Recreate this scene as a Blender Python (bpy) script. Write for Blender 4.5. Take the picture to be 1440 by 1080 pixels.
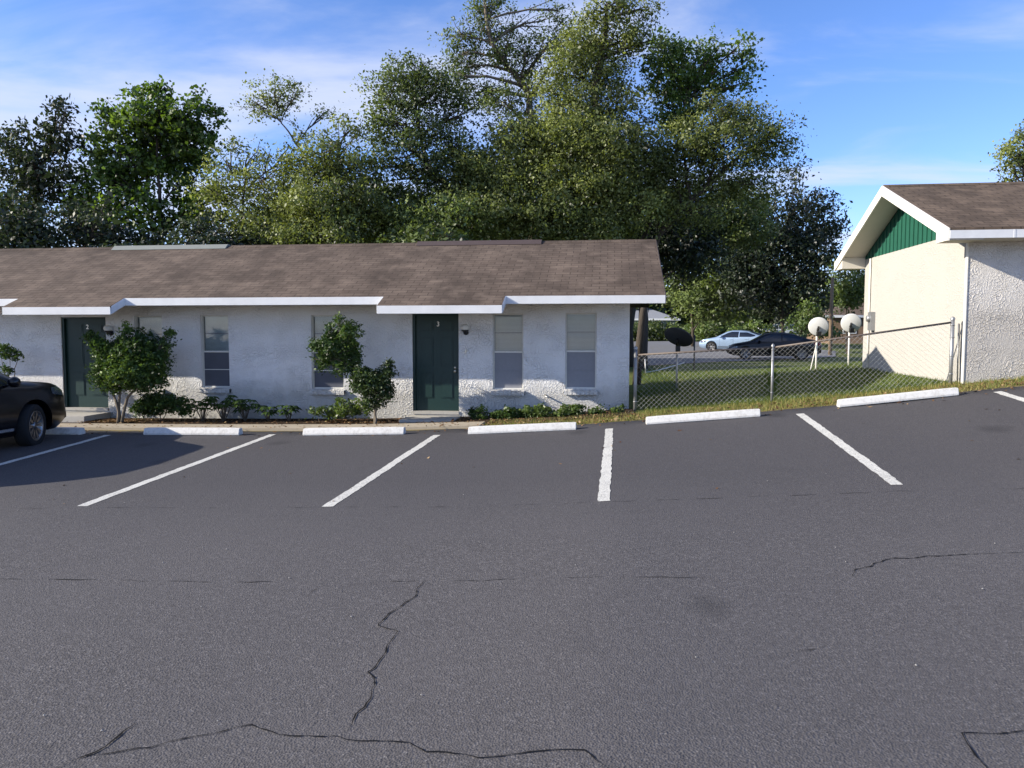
import bpy, bmesh, math, random
import numpy as np
from mathutils import Vector, Matrix
random.seed(7); rng = np.random.default_rng(7)
for o in list(bpy.data.objects): bpy.data.objects.remove(o)
S = bpy.context.scene; COL = S.collection
R = math.radians

# ------------------------------------------------------------------ camera, sky, sun, exposure
H = 2.2                       # camera height over the datum
F = 1088.0                    # focal length in photo pixels (photo 1440 wide)
YAW, PITCH = R(7.2), R(3.89)
cd = bpy.data.cameras.new('camera'); cam = bpy.data.objects.new('camera', cd); COL.objects.link(cam)
cd.sensor_width = 36; cd.lens = F/1440*36; cd.clip_start = .05; cd.clip_end = 2000
cam.location = (0, 0, H); cam.rotation_euler = (math.pi/2-PITCH, 0, YAW)
S.camera = cam
SUN = Vector((5.3, 1.6, -2.42)).normalized()
sd = bpy.data.lights.new('sun', 'SUN'); so = bpy.data.objects.new('sun', sd); COL.objects.link(so)
sd.energy = 4.9; sd.angle = R(.5); sd.color = (1, .92, .79)
so.rotation_euler = SUN.to_track_quat('-Z', 'Y').to_euler(); so.location = (-30, -5, 20)
S.view_settings.view_transform = 'Standard'; S.view_settings.look = 'None'
S.view_settings.exposure = 0.85; S.view_settings.gamma = 1; S.view_settings.use_curve_mapping = False
S.cycles.use_denoising = True; S.cycles.max_bounces = 6; S.cycles.transparent_max_bounces = 8
S.cycles.caustics_reflective = False; S.cycles.caustics_refractive = False
W = bpy.data.worlds.new('World'); S.world = W; W.use_nodes = True
def world():
    nt = W.node_tree; N = nt.nodes; L = nt.links
    bg = N['Background']; bg.inputs[1].default_value = .15
    sky = N.new('ShaderNodeTexSky'); sky.sky_type = 'NISHITA'; sky.sun_disc = False
    sky.sun_elevation = math.asin(-SUN.z); sky.sun_rotation = math.atan2(-SUN.x, -SUN.y)
    sky.air_density = .8; sky.dust_density = .05; sky.ozone_density = 4.0
    hs = N.new('ShaderNodeHueSaturation'); hs.inputs['Saturation'].default_value = 1.1; hs.inputs['Value'].default_value = 1.0
    L.new(sky.outputs[0], hs.inputs['Color'])
    tn = N.new('ShaderNodeMix'); tn.data_type = 'RGBA'; tn.blend_type = 'MULTIPLY'; tn.inputs[0].default_value = 1; tn.inputs[7].default_value = (1.05, .90, 1.0, 1); L.new(hs.outputs[0], tn.inputs[6])
    tc = N.new('ShaderNodeTexCoord'); sp = N.new('ShaderNodeSeparateXYZ'); L.new(tc.outputs['Generated'], sp.inputs[0])
    def m(op, a, b=None, clamp=False):
        n = N.new('ShaderNodeMath'); n.operation = op; n.use_clamp = clamp
        for i, x in enumerate((a, b)):
            if x is None: continue
            if isinstance(x, (int, float)): n.inputs[i].default_value = x
            else: L.new(x, n.inputs[i])
        return n.outputs[0]
    zz = m('ADD', sp.outputs['Z'], .12)
    cx = m('DIVIDE', sp.outputs['X'], zz); cy = m('DIVIDE', sp.outputs['Y'], zz)
    cb = N.new('ShaderNodeCombineXYZ'); L.new(cx, cb.inputs[0]); L.new(m('MULTIPLY', cy, 1.7), cb.inputs[1])
    mp = N.new('ShaderNodeMapping'); mp.inputs['Rotation'].default_value = (0, 0, R(-14)); mp.inputs['Location'].default_value = (3.3, 1.2, 0)
    L.new(cb.outputs[0], mp.inputs[0])
    n1 = N.new('ShaderNodeTexNoise'); n1.inputs['Scale'].default_value = .9; n1.inputs['Detail'].default_value = 8; n1.inputs['Roughness'].default_value = .55; n1.inputs['Distortion'].default_value = .5
    L.new(mp.outputs[0], n1.inputs['Vector'])
    # more cloud to the west (left), less to the east
    side = m('MULTIPLY', sp.outputs['X'], -.15)
    v = m('ADD', n1.outputs[0], side)
    rp = N.new('ShaderNodeMapRange'); rp.inputs[1].default_value = .425; rp.inputs[2].default_value = .70; rp.inputs[3].default_value = 0; rp.inputs[4].default_value = .8
    rp.interpolation_type = 'SMOOTHSTEP'; L.new(v, rp.inputs[0])
    mx = N.new('ShaderNodeMix'); mx.data_type = 'RGBA'; L.new(rp.outputs[0], mx.inputs[0]); L.new(tn.outputs[2], mx.inputs[6])
    mx.inputs[7].default_value = (2.9, 3.15, 3.9, 1)
    L.new(mx.outputs[2], bg.inputs[0])
world()

# ------------------------------------------------------------------ pixel <-> place
_cr = cam.rotation_euler.to_matrix()
def ray(px, py):
    return (_cr @ Vector(((px-720)/F, -(py-540)/F, -1.0)))
def at_v(px, py, v):
    d = ray(px, py); t = v/d.y; return Vector((0, 0, H)) + d*t
def at_u(px, py, u):
    d = ray(px, py); t = u/d.x; return Vector((0, 0, H)) + d*t
def at_d(px, py, Z):          # at distance Z along the view axis
    return Vector((0, 0, H)) + ray(px, py)*Z
AU = [-200, -12, -7.5, -4.45, -1.46, 1.58, 4.68, 6.7, 9, 14, 30, 200]
AZ = [-1.95, -1.92, -1.88, -1.83, -1.71, -1.47, -1.153, -.88, -.68, -.45, -.3, -.3]
VV = [0, 24, 33, 42, 55, 80, 110, 200, 400]
BZ = [-1.5, -1.5, -1.5, -1.5, -1.33, -1.02, -.62, 0, 0]
def sm(x): x = np.clip(x, 0, 1); return x*x*(3-2*x)
_ud = np.linspace(-200, 200, 4001)
_az = np.interp(_ud, AU, AZ); _k = np.ones(15)/15
_az = np.convolve(np.pad(_az, 7, 'edge'), _k, 'valid')
def gh(u, v):                 # ground height (world z)
    u = np.asarray(u, float); v = np.asarray(v, float)
    A = np.interp(u, _ud, _az); sl = np.interp(u, [-6, 0, 4, 10], [.02, .03, .065, .065])
    w = np.where(v < 13.4, np.maximum(v, 4.0 + (np.minimum(v, 4)-4)*.2), 13.4)
    z = A + sl*(w-13.4)
    B = np.interp(v, VV, BZ)
    t = sm((v-20.5)/12); return z*(1-t) + B*t + H
def G(u, v): return float(gh(u, v))
def gp(px, py, off=0):
    d = ray(px, py); o = Vector((0, 0, H)); t = 1.0
    while t < 300:
        p = o + d*t
        if p.z < G(p.x, p.y)+off: break
        t *= 1.01
    a, b = t/1.01, t
    for _ in range(30):
        c = (a+b)/2; p = o+d*c
        if p.z < G(p.x, p.y)+off: b = c
        else: a = c
    return o + d*b

# ------------------------------------------------------------------ mesh helpers
ORG = {}
def tag(o, label=None, cat=None, group=None, kind=None):
    for k, x in (('label', label), ('category', cat), ('group', group), ('kind', kind)):
        if x: o[k] = x
    return o
def thing(name, label, cat, loc=(0, 0, 0), group=None, rz=0):
    o = bpy.data.objects.new(name, None); COL.objects.link(o); o.location = loc; o.rotation_euler.z = rz
    o.empty_display_size = .2
    ORG[o.name] = Vector(loc); return tag(o, label, cat, group)
class MB:
    def __init__(s): s.v = []; s.f = []; s.sm = []
    def add(s, vs, fs, smooth=False):
        b = len(s.v); s.v += [tuple(x) for x in vs]; s.f += [tuple(i+b for i in f) for f in fs]; s.sm += [smooth]*len(fs); return s
    def box(s, x0, x1, y0, y1, z0, z1):
        return s.add([(x, y, z) for z in (z0, z1) for y in (y0, y1) for x in (x0, x1)],
              [(0, 2, 3, 1), (4, 5, 7, 6), (0, 1, 5, 4), (2, 6, 7, 3), (0, 4, 6, 2), (1, 3, 7, 5)])
    def prism(s, poly, axis, a, b):     # closed outline extruded along an axis ('x': outline in y,z)
        n = len(poly)
        def P(q, t):
            return {'x': (t, q[0], q[1]), 'y': (q[0], t, q[1]), 'z': (q[0], q[1], t)}[axis]
        vs = [P(q, a) for q in poly]+[P(q, b) for q in poly]
        fs = [tuple(range(n-1, -1, -1)), tuple(range(n, 2*n))]+[(i, (i+1) % n, n+(i+1) % n, n+i) for i in range(n)]
        return s.add(vs, fs)
    def tube(s, pts, rad, n=8, smooth=True, cap=True):
        pts = [Vector(p) for p in pts]; m = len(pts)
        if not isinstance(rad, (list, tuple)): rad = [rad]*m
        vs = []; prev = None
        for i, p in enumerate(pts):
            t = (pts[min(i+1, m-1)]-pts[max(i-1, 0)])
            t = t.normalized() if t.length > 1e-9 else Vector((0, 0, 1))
            if prev is None:
                a = t.orthogonal().normalized()
            else:
                a = prev - t*prev.dot(t)
                a = a.normalized() if a.length > 1e-6 else t.orthogonal().normalized()
            prev = a; b = t.cross(a)
            for k in range(n):
                w = 2*math.pi*k/n; vs.append(p+(a*math.cos(w)+b*math.sin(w))*rad[i])
        fs = [(i*n+k, i*n+(k+1) % n, (i+1)*n+(k+1) % n, (i+1)*n+k) for i in range(m-1) for k in range(n)]
        if cap: fs += [tuple(range(n-1, -1, -1)), tuple((m-1)*n+k for k in range(n))]
        return s.add(vs, fs, smooth)
    def lathe(s, prof, c, axis, n=24, smooth=True):   # prof: (radius, along) ; around axis vector through c
        ax = Vector(axis).normalized(); a = ax.orthogonal().normalized(); b = ax.cross(a); c = Vector(c)
        vs = [c+ax*h+(a*math.cos(2*math.pi*k/n)+b*math.sin(2*math.pi*k/n))*r for r, h in prof for k in range(n)]
        m = len(prof)
        fs = [(i*n+k, i*n+(k+1) % n, (i+1)*n+(k+1) % n, (i+1)*n+k) for i in range(m-1) for k in range(n)]
        return s.add(vs, fs, smooth)
    def build(s, name, mat, parent=None, origin=None, bevel=0):
        me = bpy.data.meshes.new(name)
        o0 = Vector(origin) if origin is not None else (ORG.get(parent.name, Vector()) if parent else Vector())
        if parent and parent.parent is None and parent.name not in ORG: o0 = Vector()
        me.from_pydata([tuple(Vector(v)-o0) for v in s.v], [], s.f)
        if any(s.sm): me.polygons.foreach_set('use_smooth', s.sm)
        me.update()
        o = bpy.data.objects.new(name, me); COL.objects.link(o)
        if mat: me.materials.append(mat)
        if parent:
            o.parent = parent; ORG[o.name] = o0
        elif origin is not None:
            o.location = o0; ORG[o.name] = o0
        bm = bmesh.new(); bm.from_mesh(me); bmesh.ops.recalc_face_normals(bm, faces=bm.faces)
        if bevel:
            es = [e for e in bm.edges if len(e.link_faces) == 2 and e.calc_face_angle(0) > .5]
            bmesh.ops.bevel(bm, geom=es, offset=bevel, segments=2, affect='EDGES', clamp_overlap=True)
        bm.to_mesh(me); bm.free()
        return o
def np_mesh(name, verts, nper, mat, parent=None, tint=None, origin=None, cn=None):
    verts = np.asarray(verts, np.float32).reshape(-1, 3)
    if origin is not None: verts = verts-np.array(origin, np.float32)
    nf = len(verts)//nper
    me = bpy.data.meshes.new(name); me.vertices.add(len(verts)); me.vertices.foreach_set('co', verts.ravel())
    me.loops.add(len(verts)); me.loops.foreach_set('vertex_index', np.arange(len(verts), dtype=np.int32))
    me.polygons.add(nf); me.polygons.foreach_set('loop_start', np.arange(nf, dtype=np.int32)*nper)
    me.polygons.foreach_set('loop_total', np.full(nf, nper, np.int32))
    if tint is not None:
        at = me.attributes.new('tint', 'FLOAT', 'FACE'); at.data.foreach_set('value', np.asarray(tint, np.float32))
    if cn is not None:
        at = me.attributes.new('clump', 'FLOAT_VECTOR', 'FACE'); at.data.foreach_set('vector', np.asarray(cn, np.float32).ravel())
    me.update(); me.validate()
    me.materials.append(mat)
    o = bpy.data.objects.new(name, me); COL.objects.link(o)
    if parent: o.parent = parent
    elif origin is not None: o.location = origin
    return o
def sheet(name, us, vs, zf, mat, parent=None):
    U, V = np.meshgrid(us, vs); Z = zf(U, V)
    nu, nv = len(us), len(vs)
    me = bpy.data.meshes.new(name)
    vt = np.stack([U, V, Z], -1).reshape(-1, 3)
    fs = [(j*nu+i, j*nu+i+1, (j+1)*nu+i+1, (j+1)*nu+i) for j in range(nv-1) for i in range(nu-1)]
    me.from_pydata(vt.tolist(), [], fs); me.polygons.foreach_set('use_smooth', [True]*len(fs)); me.update(); me.materials.append(mat)
    o = bpy.data.objects.new(name, me); COL.objects.link(o)
    if parent: o.parent = parent
    return o

# ------------------------------------------------------------------ materials
class M:
    def __init__(s, name):
        s.m = bpy.data.materials.new(name); s.m.use_nodes = True; s.nt = s.m.node_tree; s.N = s.nt.nodes; s.L = s.nt.links
        s.b = s.N['Principled BSDF']; s.tc = None
    def n(s, t, **kw):
        x = s.N.new('ShaderNode'+t)
        for k, v in kw.items(): setattr(x, k, v)
        return x
    def co(s, scale=(1, 1, 1), rot=(0, 0, 0), src='Object'):
        if not s.tc: s.tc = s.n('TexCoord')
        mp = s.n('Mapping'); mp.inputs['Scale'].default_value = scale; mp.inputs['Rotation'].default_value = rot
        s.L.new(s.tc.outputs[src], mp.inputs[0]); return mp.outputs[0]
    def noise(s, scale, detail=4, rough=.55, vec=None, dist=0):
        x = s.n('TexNoise'); x.inputs['Scale'].default_value = scale; x.inputs['Detail'].default_value = detail
        x.inputs['Roughness'].default_value = rough; x.inputs['Distortion'].default_value = dist
        s.L.new(vec if vec is not None else s.co(), x.inputs['Vector']); return x.outputs[0]
    def voro(s, scale, feature='F1', out='Distance', vec=None):
        x = s.n('TexVoronoi', feature=feature); x.inputs['Scale'].default_value = scale
        s.L.new(vec if vec is not None else s.co(), x.inputs['Vector']); return x.outputs[out]
    def ramp(s, fac, stops):
        x = s.n('ValToRGB'); e = x.color_ramp.elements
        while len(e) < len(stops): e.new(.5)
        for i, (p, c) in enumerate(stops):
            e[i].position = p; e[i].color = (*c, 1) if len(c) == 3 else c
        s.L.new(fac, x.inputs[0]); return x.outputs[0]
    def val(s, fac, a, b, lo=0, hi=1):
        x = s.n('MapRange'); x.inputs[1].default_value = a; x.inputs[2].default_value = b; x.inputs[3].default_value = lo; x.inputs[4].default_value = hi
        s.L.new(fac, x.inputs[0]); return x.outputs[0]
    def mix(s, fac, a, b, mode='MIX'):
        x = s.n('Mix', data_type='RGBA', blend_type=mode)
        for i, q in ((0, fac), (6, a), (7, b)):
            if isinstance(q, (int, float)): x.inputs[i].default_value = q
            elif isinstance(q, tuple): x.inputs[i].default_value = (*q, 1)
            else: s.L.new(q, x.inputs[i])
        return x.outputs[2]
    def math(s, op, a, b):
        x = s.n('Math', operation=op)
        for i, q in enumerate((a, b)):
            if isinstance(q, (int, float)): x.inputs[i].default_value = q
            else: s.L.new(q, x.inputs[i])
        return x.outputs[0]
    def bump(s, h, strength=.5, dist=.01, prev=None):
        x = s.n('Bump'); x.inputs['Strength'].default_value = strength; x.inputs['Distance'].default_value = dist
        s.L.new(h, x.inputs['Height'])
        if prev: s.L.new(prev, x.inputs['Normal'])
        return x.outputs[0]
    def out(s, col, rough=.8, normal=None, spec=.3, metal=0, coat=0):
        if isinstance(col, tuple): s.b.inputs['Base Color'].default_value = (*col, 1)
        else: s.L.new(col, s.b.inputs['Base Color'])
        if isinstance(rough, (int, float)): s.b.inputs['Roughness'].default_value = rough
        else: s.L.new(rough, s.b.inputs['Roughness'])
        s.b.inputs['Specular IOR Level'].default_value = spec; s.b.inputs['Metallic'].default_value = metal; s.b.inputs['Coat Weight'].default_value = coat
        if normal: s.L.new(normal, s.b.inputs['Normal'])
        return s.m
def plain(name, col, rough=.6, metal=0, spec=.4, coat=0, vary=.12, scale=6, bumpd=0):
    m = M(name); n = m.noise(scale, 5)
    c = m.mix(n, tuple(x*(1-vary) for x in col), tuple(min(1, x*(1+vary)) for x in col))
    nb = m.bump(m.noise(scale*8, 3), .4, bumpd) if bumpd else None
    return m.out(c, rough, nb, spec, metal, coat)

def mk_asphalt():
    m = M('asphalt')
    v1 = m.voro(85, out='Color'); d1 = m.voro(85); n1 = m.noise(170, 2)
    sp = m.n('SeparateColor'); m.L.new(v1, sp.inputs[0])
    grain = m.ramp(sp.outputs[0], [(0, (.056, .052, .0525)), (.55, (.085, .0795, .080)), (.88, (.108, .101, .1015)), (1, (.155, .146, .145))])
    big = m.noise(.35, 6, .6); st = m.noise(1.0, 5, .6, m.co((.12, 1.4, 1)))
    c = m.mix(m.val(big, .35, .65), grain, m.mix(.5, grain, (.094, .088, .089)))
    c = m.mix(m.val(st, .55, .8, 0, .30), c, (.098, .092, .093))
    c = m.mix(m.val(m.noise(2.2, 6, .65), .58, .8, 0, .35), c, (.052, .049, .051))
    # scuffed pale scrapes
    sc = m.noise(3, 8, .7, m.co((.5, 2.2, 1)))
    c = m.mix(m.val(sc, .63, .70, 0, .22), c, (.16, .152, .147))
    sx = m.n('SeparateXYZ'); m.L.new(m.co(), sx.inputs[0])
    sv = m.math('ADD', sx.outputs['Y'], m.math('MULTIPLY', m.noise(1.2, 4), .5))
    c = m.mix(m.val(sv, 6.5, 9.5, 0, .5), c, (.046, .043, .046))       # newer seal coat over the stalls
    ol = m.voro(.55, vec=m.co((1, .8, 1))); c = m.mix(m.val(m.math('ADD', ol, m.math('MULTIPLY', m.noise(5, 5), .12)), .10, .20, .55, 0), c, (.022, .021, .022))
    b = m.bump(d1, .6, .007); b = m.bump(m.noise(30, 4), .35, .01, b)
    return m.out(c, .86, b, .28)
def mk_paint(name, col, wear=.5, wc=(.2, .19, .18), sc=30):
    m = M(name); n = m.noise(sc, 6, .7); n2 = m.noise(2.5, 4)
    c = m.mix(m.val(m.math('ADD', n, m.math('MULTIPLY', n2, .25)), .60, .80, 0, wear), col, wc)
    b = m.bump(m.voro(85), .4, .005)
    return m.out(c, .7, b, .3)
def mk_stucco(name, col, col2, scale, blocks=False, dirt=(.16, .15, .11), zlow=None, dsp=.22, bs=1.0):
    m = M(name); v = m.co()
    d = m.n('Vector' 'Math', operation='ADD'); nz = m.n('TexNoise'); nz.inputs['Scale'].default_value = 3; m.L.new(v, nz.inputs['Vector'])
    sc = m.n('VectorMath', operation='SCALE'); sc.inputs['Scale'].default_value = .35; m.L.new(nz.outputs['Color'], sc.inputs[0])
    m.L.new(v, d.inputs[0]); m.L.new(sc.outputs[0], d.inputs[1])
    e = m.voro(scale, 'DISTANCE_TO_EDGE', 'Distance', d.outputs[0])
    tro = m.val(e, .0, .14, 1, 0)                       # trowel ridges
    nn = m.noise(scale*5, 5, .6)
    hgt = m.math('ADD', m.math('MULTIPLY', tro, m.val(m.noise(2.2, 3), .35, .65, .1, 1)), m.math('MULTIPLY', nn, .8))
    b = m.bump(hgt, bs, .018)
    c = m.mix(m.noise(1.1, 6, .65), col, col2)
    st = m.noise(1.3, 7, .7, m.co((1, 1, .3)))
    c = m.mix(m.val(st, .60, .82, 0, dsp), c, dirt)
    if zlow is not None:                                  # splash dirt near the ground
        sx = m.n('SeparateXYZ'); m.L.new(v, sx.inputs[0])
        zz = m.math('ADD', sx.outputs['Z'], m.math('MULTIPLY', m.noise(4, 5), .55))
        c = m.mix(m.val(zz, zlow+.25, zlow+.75, .55, 0), c, dirt)
    if blocks:
        br = m.n('TexBrick'); br.inputs['Scale'].default_value = 1; br.inputs['Brick Width'].default_value = .4; br.inputs['Row Height'].default_value = .2
        br.inputs['Mortar Size'].default_value = .006; br.inputs['Mortar Smooth'].default_value = .6
        sx = m.n('SeparateXYZ'); m.L.new(v, sx.inputs[0]); cb = m.n('CombineXYZ'); m.L.new(sx.outputs['X'], cb.inputs[0]); m.L.new(sx.outputs['Z'], cb.inputs[1])
        m.L.new(cb.outputs[0], br.inputs['Vector']); b = m.bump(br.outputs['Fac'], -.35, .008, b)
    return m.out(c, .85, b, .25)
def mk_shingle(name, c1, c2, c3):
    m = M(name); v = m.co((1, 1.08, 1))
    wob = m.n('VectorMath', operation='ADD'); nz = m.n('TexNoise'); nz.inputs['Scale'].default_value = 2.0; m.L.new(v, nz.inputs['Vector'])
    sc = m.n('VectorMath', operation='SCALE'); sc.inputs['Scale'].default_value = .03; m.L.new(nz.outputs['Color'], sc.inputs[0]); m.L.new(v, wob.inputs[0]); m.L.new(sc.outputs[0], wob.inputs[1])
    br = m.n('TexBrick'); br.inputs['Scale'].default_value = 1; br.inputs['Brick Width'].default_value = .3; br.inputs['Row Height'].default_value = .145
    br.inputs['Mortar Size'].default_value = .011; br.inputs['Mortar Smooth'].default_value = .3; br.inputs['Bias'].default_value = 0
    br.inputs['Color1'].default_value = (*c1, 1); br.inputs['Color2'].default_value = (*c2, 1); br.inputs['Mortar'].default_value = (*c3, 1)
    m.L.new(wob.outputs[0], br.inputs['Vector'])
    c = m.mix(m.val(m.noise(1.2, 6, .6, m.co((1, .45, 1), (0, 0, .5))), .4, .68, 0, .8), br.outputs['Color'], tuple(x*.42 for x in c1))
    c = m.mix(m.val(m.noise(2.2, 5, .6), .5, .75, 0, .5), c, tuple(x*1.6 for x in c2))
    c = m.mix(m.val(m.noise(120, 2), .3, .7, 0, .35), c, c3)
    # each course steps up towards its lower edge
    sx = m.n('SeparateXYZ'); m.L.new(wob.outputs[0], sx.inputs[0])
    fr = m.n('Math', operation='FRACT'); m.L.new(m.math('DIVIDE', sx.outputs['Y'], .145), fr.inputs[0])
    b = m.bump(br.outputs['Fac'], -.8, .012); b = m.bump(fr.outputs[0], -.5, .012, b); b = m.bump(m.noise(150, 2), .4, .006, b)
    return m.out(c, .92, b, .2)
def mk_leaf(name, dark, light, trans=.35, gloss=.06, yellow=None):
    m = M(name); a = m.n('Attribute', attribute_name='tint')
    c = m.ramp(a.outputs['Fac'], [(0, dark), (.75, light), (1, yellow or tuple(x*1.35 for x in light))])
    ca = m.n('Attribute', attribute_name='clump'); ge = m.n('NewGeometry'); s1 = m.n('VectorMath', operation='SCALE'); s1.inputs['Scale'].default_value = .5
    m.L.new(ge.outputs['Normal'], s1.inputs[0]); s2 = m.n('VectorMath', operation='ADD'); m.L.new(s1.outputs[0], s2.inputs[0]); m.L.new(ca.outputs['Vector'], s2.inputs[1])
    s3 = m.n('VectorMath', operation='NORMALIZE'); m.L.new(s2.outputs[0], s3.inputs[0])
    df = m.n('BsdfDiffuse'); m.L.new(s3.outputs[0], df.inputs['Normal']); tr = m.n('BsdfTranslucent'); gl = m.n('BsdfGlossy'); gl.inputs['Roughness'].default_value = .5
    m.L.new(c, df.inputs[0]); m.L.new(m.mix(1.0, c, (1.0, 1.05, .45), 'MULTIPLY'), tr.inputs[0])
    x = m.n('MixShader'); x.inputs[0].default_value = trans; m.L.new(df.outputs[0], x.inputs[1]); m.L.new(tr.outputs[0], x.inputs[2])
    y = m.n('MixShader'); y.inputs[0].default_value = gloss; m.L.new(x.outputs[0], y.inputs[1]); m.L.new(gl.outputs[0], y.inputs[2])
    m.L.new(y.outputs[0], m.N['Material Output'].inputs[0]); return m.m
def mk_glass(name, tintc=(.6, .65, .68), gl=.18):
    m = M(name); t = m.n('BsdfTransparent'); t.inputs[0].default_value = (*tintc, 1); g = m.n('BsdfGlossy'); g.inputs['Roughness'].default_value = .03
    f = m.n('Fresnel'); f.inputs[0].default_value = 1.5; fm = m.math('ADD', f.outputs[0], gl-.04)
    x = m.n('MixShader'); m.L.new(fm, x.inputs[0]); m.L.new(t.outputs[0], x.inputs[1]); m.L.new(g.outputs[0], x.inputs[2])
    m.L.new(x.outputs[0], m.N['Material Output'].inputs[0]); return m.m
def mk_ground():
    m = M('yard_ground'); n = m.noise(.6, 6, .6); n2 = m.noise(9, 6, .65); n3 = m.noise(60, 3)
    green = m.mix(n2, (.050, .078, .017), (.115, .145, .036)); dry = m.mix(n3, (.16, .125, .05), (.30, .24, .11))
    sx = m.n('SeparateXYZ'); m.L.new(m.co(), sx.inputs[0])
    near = m.val(m.math('ADD', sx.outputs['Y'], m.math('MULTIPLY', m.math('SUBTRACT', n, .5), 3.0)), 14.0, 15.4, .9, .1)
    fac = m.math('ADD', near, m.val(n, .55, .75, 0, .5))
    f2 = m.n('Clamp'); m.L.new(fac, f2.inputs[0])
    c = m.mix(f2.outputs[0], green, dry)
    b = m.bump(n3, .8, .03); return m.out(c, .95, b, .1)
def mk_mulch():
    m = M('mulch'); v = m.voro(45, out='Color'); sp = m.n('SeparateColor'); m.L.new(v, sp.inputs[0])
    c = m.ramp(sp.outputs[0], [(0, (.018, .012, .008)), (.6, (.055, .035, .022)), (.9, (.12, .08, .05)), (1, (.22, .16, .1))])
    return m.out(c, .95, m.bump(m.voro(45), 1, .03), .1)
def mk_concrete(name, c0, c1):
    m = M(name); c = m.mix(m.noise(1.5, 7, .65), c0, c1); c = m.mix(m.val(m.noise(14, 6, .7), .55, .75, 0, .5), c, tuple(x*.5 for x in c0))
    return m.out(c, .9, m.bump(m.noise(70, 4), .5, .008), .2)
def mk_bark(name, c0, c1):
    m = M(name); n = m.noise(6, 6, .65, m.co((1, 1, .25))); return m.out(m.mix(n, c0, c1), .95, m.bump(m.noise(18, 4, .6, m.co((1, 1, .2))), .9, .05), .1)

ASPH = mk_asphalt()
LINE = mk_paint('line_paint', (.60, .585, .53), .75, (.12, .12, .12), 45)
STOPP = mk_paint('stop_paint', (.66, .65, .62), .45, (.33, .31, .28), 16)
CRACK = plain('crack_dark', (.014, .014, .015), .95, spec=.05)
JOINT = plain('joint_line', (.035, .034, .035), .95, spec=.05)
CHIP = plain('pale_chip', (.30, .29, .27), .9)
STUCCO = mk_stucco('white_stucco', (.77, .765, .76), (.84, .835, .83), 14, True, (.30, .28, .23), .33, .2, .85)
CREAM = mk_stucco('cream_stucco', (.39, .373, .34), (.44, .42, .385), 13, False, (.38, .34, .27), None, .10, .45)
GREYST = mk_stucco('grey_stucco', (.62, .59, .55), (.70, .67, .63), 17, False, (.36, .33, .29), 1.15, .12, .8)
SHING = mk_shingle('shingles', (.112, .083, .064), (.158, .120, .093), (.058, .043, .034))
SHING2 = mk_shingle('shingles_brown', (.125, .092, .066), (.18, .132, .095), (.04, .03, .022))
FASC = plain('white_fascia', (.66, .67, .68), .6, vary=.16, scale=3.5)
RAKE = plain('cream_trim', (.76, .73, .66), .6, vary=.05, scale=3)
SOFF = plain('soffit_paint', (.60, .56, .48), .8, vary=.06)
GREENB = plain('green_boards', (.012, .085, .055), .6, vary=.2, scale=4)
DOORG = plain('door_green', (.010, .034, .030), .42, vary=.15, scale=3)
FRAME = plain('window_frame', (.68, .67, .62), .5, metal=.0, vary=.12, scale=12)
BLIND = plain('blinds', (.78, .80, .79), .7, vary=.08)
SCREEN = plain('insect_screen', (.25, .255, .28), .85, vary=.1, scale=20)
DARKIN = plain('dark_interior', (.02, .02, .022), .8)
GLASS = mk_glass('window_glass', (.90, .93, .93), .04)
BRASS = plain('brushed_metal', (.55, .52, .45), .35, metal=1)
BLACKM = plain('black_metal', (.012, .012, .012), .4)
OPAL = plain('opal_glass', (.75, .73, .68), .3)
CONC = mk_concrete('walk_concrete', (.32, .27, .20), (.44, .38, .29))
CONC2 = mk_concrete('step_concrete', (.36, .34, .30), (.48, .46, .42))
DRIVE = mk_concrete('driveway_grey', (.13, .13, .135), (.20, .20, .21))  # grey darkened so its colour carries the shade of the trees
GROUND = mk_ground(); MULCH = mk_mulch()
GALV = plain('galvanised', (.30, .305, .31), .45, metal=.6, vary=.15, scale=10)
RAILR = plain('rail_rust', (.13, .105, .09), .6, metal=.3, vary=.3, scale=8)
WIRE = plain('wire', (.36, .36, .35), .5, metal=.4)
DISHD = plain('dish_grey', (.055, .055, .06), .6)
DISHW = plain('dish_white', (.62, .62, .60), .5)
BARK = mk_bark('bark', (.035, .028, .022), (.10, .085, .07)); BARKP = mk_bark('bark_pale', (.10, .08, .06), (.22, .19, .15))
WOODP = mk_bark('pole_wood', (.16, .11, .075), (.30, .23, .16))
CARB = plain('car_black', (.003, .003, .005), .28, coat=.25, spec=.35, vary=.05)
CARS = plain('car_silver', (.28, .38, .52), .3, metal=.4, coat=1, vary=.04)
CARW = plain('car_white', (.60, .62, .64), .35, coat=.6)
TYRE = plain('tyre_rubber', (.012, .012, .013), .85, bumpd=.004)
RIMM = plain('alloy', (.26, .26, .27), .35, metal=.9)
CARGL = plain('car_glass', (.008, .010, .014), .05, spec=.8)
CHROME = plain('chrome', (.6, .6, .62), .15, metal=1)
HEADL = plain('lamp_lens', (.08, .085, .10), .08, spec=.8, coat=1)
PLAST = plain('black_plastic', (.014, .014, .015), .65)
REDL = plain('tail_red', (.20, .01, .01), .2)
HOUSEG = plain('house_grey', (.20, .22, .23), .8); HOUSER = plain('roof_grey', (.22, .23, .25), .9); HOUSEB = plain('house_brown', (.18, .12, .08), .8)
L_OAK = mk_leaf('leaf_oak', (.058, .086, .026), (.170, .222, .064), .36, .04)
L_OLIVE = mk_leaf('leaf_olive', (.088, .114, .032), (.255, .295, .085), .36, .04)
L_BRIGHT = mk_leaf('leaf_bright', (.055, .105, .016), (.15, .235, .04), .45, .05)
L_DARK = mk_leaf('leaf_dark', (.016, .027, .014), (.046, .066, .028), .25, .05)  # on the low left trees this dark leaf colour stands in for shade
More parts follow.
